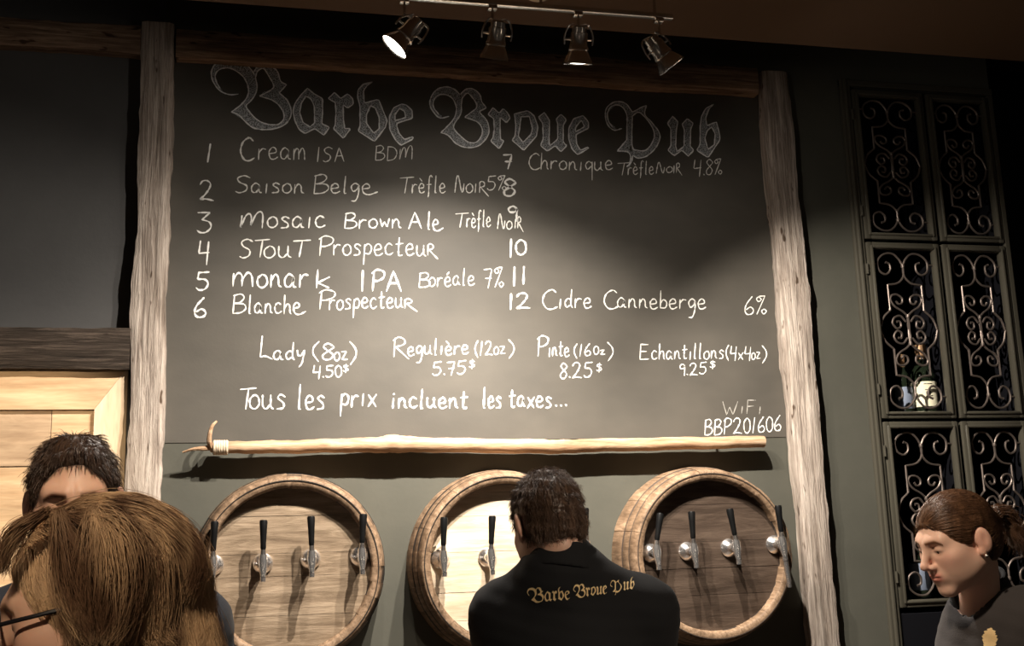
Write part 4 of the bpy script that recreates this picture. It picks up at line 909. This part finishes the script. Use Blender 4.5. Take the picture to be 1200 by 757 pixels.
# --- woman at the right, in profile
hw = dep(1121, 634, 2.66)
fr = Frame(hw, (-.97, -.05, -.30), math.radians(0), .925)
nk = dep(1147, 702, 2.71)
shL, shR = dep(1214, 728, 2.60), dep(1143, 735, 2.86)
fwv = np.array([-.85, -.52, 0])
J, fw = make_joints(nk, shL, shR, dep(1215, 860, 2.54), dep(1095, 850, 2.90), dep(1120, 900, 2.46), dep(1060, 890, 2.72), fwv, hip=np.array([dep(1185, 700, 2.74)[0]+.03, dep(1185, 700, 2.74)[1], .92]))
cn = np.array([.10, 0, 1.])
def wcol(P):
    a = collar_ring(nk-fwv*.012+np.array([0, 0, .018]), (-fwv[0]*-.55, -fwv[1]*-.55, 1.), .066, .036, .0055)(P); return np.maximum(a, -wedge(P))
def wedge(P):                                         # the collar stands open under the chin
    q = P-nk; f_ = q@(fwv/np.linalg.norm(fwv)); s_ = np.abs(q@np.array([-fwv[1], fwv[0], 0]))/np.linalg.norm(fwv); return s_-.9*np.maximum(f_-.012, 0)
def vneck(P): return np.minimum(cone(P, nk-np.array([0, 0, .035]), nk+np.array([0, 0, .12]), .060, .075), cone(P, nk+fwv*.06+np.array([0, 0, .06]), nk+fwv*.15+np.array([0, 0, -.11]), .060, .014))
wm, wms = person('person with tied back brown hair in profile before the grille cabinet', fr, 1, J, fw, skin_b, (.047, .052), cloth_char, denim, leather, None, .016, .007, .0022, (.22, .14, .09), 4., seedcut=vneck)
lo, hi = nk-.16, nk+.16
v, f = nets(wcol, lo, hi, .004); v = relax(v, f, 2, .4); meshobj('collar', v, f, cloth_black, wms)
knot = np.array([0, -.118, .012])
def wcap(P):
    d = ell(P, (0, -.014, .032), (.0815, .1035, .0925)); d = smin(d, ell(P, (0, -.05, -.02), (.068, .062, .062)), .03)
    d = smin(d, ell(P, knot+np.array([0, .004, 0]), (.026, .026, .028)), .02)
    n = np.array([0, -.83, .56]); q = P.copy(); q[:, 0] = 0
    d = smax(d, -((q-np.array([0, .082, .066]))@n), .006)
    lowz = np.where(P[:, 1] < -.03, -.075+.4*np.maximum(-P[:, 1]-.06, 0), -.010+.25*np.maximum(-P[:, 1], 0)*0)
    d = smax(d, lowz-P[:, 2], .008)
    ear = ell(ab(P), (.088, -.008, -.004), (.022, .024, .036)); return smax(d, -ear, .006)
V, F = nets(wcap, [-.12, -.17, -.12], [.12, .12, .15], .0035); V = relax(V, F, 1, .4)
hm2 = hair_mat('chestnut_hair', (.050, .024, .013), (.17, .088, .047), .36); capw = meshobj('hair', fr.w(V), F, hm2, wm)
p, nr = sample_surface(V, F, 5200); paths = []
pos = p+grad(wcap, p)*.0008; trail = [pos]
for i in range(9):
    tv = knot-pos; g = grad(wcap, pos); tv = tv-g*(tv*g).sum(1)[:, None]; tv /= np.linalg.norm(tv, axis=1)[:, None]+1e-6
    pos = pos+tv*np.minimum(.009, np.linalg.norm(knot-pos, axis=1)*.5)[:, None]; pos = pos-g*(wcap(pos)-.0012-.0010*rng.random(len(pos)))[:, None]; trail.append(pos)
paths = [fr.w(np.array([t[i] for t in trail])) for i in range(len(p))]
strands('hair_strands', None, paths, .00045, hm2, capw)
# loose tail and flyaway locks behind the knot
tails = []
for i in range(420):
    a = rng.uniform(0, 6.28); r = .016*math.sqrt(rng.random()); s0 = knot+np.array([r*math.cos(a), 0, r*math.sin(a)]); k = rng.uniform(.6, 1.1)
    ctl = [s0, s0+np.array([rng.normal()*.008, -.025*k, .020*k]), s0+np.array([rng.normal()*.014, -.055*k, .004]), s0+np.array([rng.normal()*.018, -.066*k, -.045*k]), s0+np.array([rng.normal()*.02, -.056*k, -.10*k])]
    tails.append(fr.w(np.array(spline(ctl, 4))))
strands('hair_tail', None, tails, .0006, hm2, capw)
eyes(fr, wm); silver = mat('silver', (.8, .78, .75), .2, metal=1)
e0 = fr.w((-.088, -.004, -.040))[0]; MB().lathe([(0, -.005), (.004, -.003), (.005, 0), (.004, .003), (0, .005)], Matrix.Translation(Vector(e0)), 14).tube([Vector(e0)+Vector((0, 0, .004)), Vector(e0)+Vector((0, 0, .012))], .0008, 6).build('earring', silver, wm)
bv = BVHTree.FromPolygons([v.co for v in wms.data.vertices], [p.vertices for p in wms.data.polygons])
mb = MB()
for i in range(60):                                   # stitched hop cone emblem: overlapping small scales
    a = i*2.4; r = math.sqrt(i/60); x, y = 1160+r*8*math.cos(a), 749+r*12*math.sin(a)
    pts = [on_shirt(x+dx, y+dy, .0015) for dx, dy in ((-2, -1), (0, 2.2), (2, -1), (0, -2))]
    if all(q is not None for q in pts): mb.add(pts, [(0, 1, 2, 3)])
if mb.f: mb.build('embroidered_emblem', gold, wms, smooth=False)

# --- man at the left, facing us, half hidden
hmn = dep(87, 590, 2.10)
fr = Frame(hmn, (.13, -1, -.16), math.radians(2), .965)
nk = hmn+np.array([.0, .05, -.165])
J, fw = make_joints(nk, nk+np.array([.205, .0, -.075]), nk+np.array([-.205, .0, -.075]), nk+np.array([.25, -.03, -.36]), nk+np.array([-.25, -.03, -.36]), nk+np.array([.20, -.26, -.42]), nk+np.array([-.20, -.26, -.42]), (0, -1, 0))
mn, mns = person('person with short dark wavy hair whose forehead shows above the blonde hair', fr, 0, J, fw, skin_a, (.056, .062), cloth_blue, denim, leather, collar_ring(nk+np.array([0, 0, .01]), (0, .15, 1), .075, .02, .005), .016, .006, .003, (.16, .10, .07), 7.)
eyes(fr, mn)
fnm = lambda P: short_cap(P, 6, (.066, .083), (.044, -.030), -.07, .012, .005, 60)
hm3 = hair_mat('near_black_hair', (.022, .012, .008), (.08, .044, .026))
crop_strands(fr, fnm, [-.115, -.13, -.12], [.115, .13, .16], 12000, (0, -.02, .125), .020, .22, hm3, mn, .0005, .6)

# --- blonde woman close in the foreground, facing left
hbl = dep(110, 712, 1.36)
fr = Frame(hbl, (-.97, -.02, -.22), math.radians(0), 1.0)
nk = dep(122, 770, 1.38)
shL, shR = nk+np.array([.03, -.17, -.075]), nk+np.array([.03, .17, -.075])
J, fw = make_joints(nk, shL, shR, shL+np.array([.0, -.04, -.28]), shR+np.array([.0, .04, -.28]), shL+np.array([-.24, .0, -.36]), shR+np.array([-.24, 0, -.36]), (-1, 0, 0))
bw, bws = person('person with swinging blonde hair and glasses close in front of the pine panel', fr, 1, J, fw, skin_c, (.048, .052), cloth_navy, denim, leather, collar_ring(nk+np.array([.01, 0, .03]), (-.3, 0, 1), .076, .032, .007), .016, .006, .0026, (.35, .25, .16), 9.)
hm4 = mat('dark_blonde_hair', (.16, .085, .048), .5, spec=.3, col2=(.64, .425, .25), scale=(20, 20, 4), detail=2, lo=.38, hi=.60)
eyes(fr, bw)
def bcap(P):
    d = ell(P, (0, -.018, .034), (.084, .102, .090)); d = smin(d, ell(P, (0, -.052, -.03), (.076, .066, .085)), .04)
    n = np.array([0, -.86, .50]); q = P.copy(); q[:, 0] = 0
    return smax(d, -((q-np.array([0, .075, .075]))@n), .01)+wob(P*np.array([1, 1, .3]), 80, 2)*.002
V, F = nets(bcap, [-.13, -.16, -.16], [.13, .13, .17], .004); V = relax(V, F, 2, .4); capb = meshobj('hair', fr.w(V), F, hm4, bw)
p, nr = sample_surface(V, F, 26000)
# each strand leaves the parting, follows the skull to the widest point and drops from there
pos = p+grad(bcap, p)*.001; trail = [pos]; k_ = rng.uniform(.8, 1.2, (len(p), 1)); wv0 = rng.normal(size=(len(p), 3))*.06; lift = .0015+.007*rng.random(len(p))**2
for i in range(7):
    g = grad(bcap, pos); tv = np.stack([pos[:, 0]*5*np.exp(-((pos[:, 0])/.03)**2), -.35*(pos[:, 2] > .03)-.55*(pos[:, 2] > .085), -1.+0*pos[:, 0]], 1)+wv0*(.4+np.sin(i*.5))
    near = np.abs(bcap(pos)) < .03; tv = np.where(near[:, None], tv-g*(tv*g).sum(1)[:, None]*.9*(pos[:, 2:3] > -.01), tv); tv /= np.linalg.norm(tv, axis=1)[:, None]+1e-6
    pos = pos+tv*.020*k_; dq = bcap(pos); pos = pos+grad(bcap, pos)*np.maximum(lift-dq, 0)[:, None]; trail.append(pos)
T_ = np.array(trail); ok = (p[:, 1] < .062) | (p[:, 2] > .06); paths = [fr.w(T_[:, i]) for i in range(len(p)) if ok[i]]
strands('hair_strands', None, paths, .00032, hm4, capb)
# thrown locks: bundles along hand laid curves (pixel, depth)
locks = [([(60, 608), (120, 594), (178, 608), (214, 636), (226, 662), (216, 695)], 1.32, .014, 1000),  ([(90, 604), (136, 622), (148, 665), (140, 715), (130, 742)], 1.25, .020, 800),
   ([(150, 612), (180, 645), (184, 690), (180, 735), (194, 748)], 1.29, .018, 800), ([(70, 604), (80, 640), (90, 685), (108, 725), (112, 738)], 1.25, .018, 800), ([(55, 598), (22, 622), (6, 648), (2, 668)], 1.27, .010, 160), ([(170, 640), (194, 690), (188, 730), (204, 742)], 1.34, .018, 500),
   ([(110, 602), (118, 645), (120, 695), (118, 735)], 1.24, .020, 700)]
paths = []
for pts, dp_, sp, n in locks:
    base = spline([dep(x, y, dp_) for x, y in pts], 5); base = np.array(base); K = len(base); wv = np.sin(np.linspace(.25, 2.7, K))
    for i in range(n*2):
        o = rng.normal(size=3)*sp*.5; o2 = rng.normal(size=3)*sp*.35; ph = rng.random()*6
        paths.append(base+o*wv[:, None]+o2*np.linspace(0, 1, K)[:, None]**2+np.sin(np.linspace(0, 5, K)+ph)[:, None]*rng.normal(size=3)*.0025)
strands('hair_lock', None, paths, .00032, hm4, capb)
frame_b = mat('black_glasses_frame', (.01, .009, .012), .3); lens = mat('glasses_lens', (.9, .9, .95), .02, spec=.8); lens.node_tree.nodes['Principled BSDF'].inputs['Transmission Weight'].default_value = 1
gl = empty('glasses', hbl); tag(gl, 'black framed glasses worn by the blonde person', 'glasses')
L_ = lambda x, y, z: Vector(fr.w((x, y, z))[0])
mb = MB()
for s in (-1, 1):
    loop = [L_(s*(.034+.025*math.cos(a)), .104-.10*abs(.034+.025*math.cos(a))**1.2, .002+.019*math.sin(a)) for a in np.linspace(0, 2*math.pi, 25)]; mb.tube(loop, .0024, 7)
mb.tube([L_(-.011, .103, .006), L_(0, .106, .008), L_(.011, .103, .006)], .002, 7); mb.build('rim', frame_b, gl)
for s in (-1, 1):
    MB().tube(spline([L_(s*.059, .098, .008), L_(s*.079, .06, .008), L_(s*.083, .0, .006), L_(s*.080, -.012, -.01)], 6), .0026, 7).build('temple', frame_b, gl)
    m2 = MB(); ring = [L_(s*(.034+.0235*math.cos(a)), .1035-.10*abs(.034+.0235*math.cos(a))**1.2, .002+.0175*math.sin(a)) for a in np.linspace(0, 2*math.pi, 24, endpoint=False)]
    m2.add(ring+[v-Vector(fr.R[1])*.0015 for v in ring], [tuple(range(24)), tuple(range(24, 48))[::-1]]+[(i, (i+1) % 24, 24+(i+1) % 24, 24+i) for i in range(24)]); m2.build('lens', lens, gl, smooth=False)
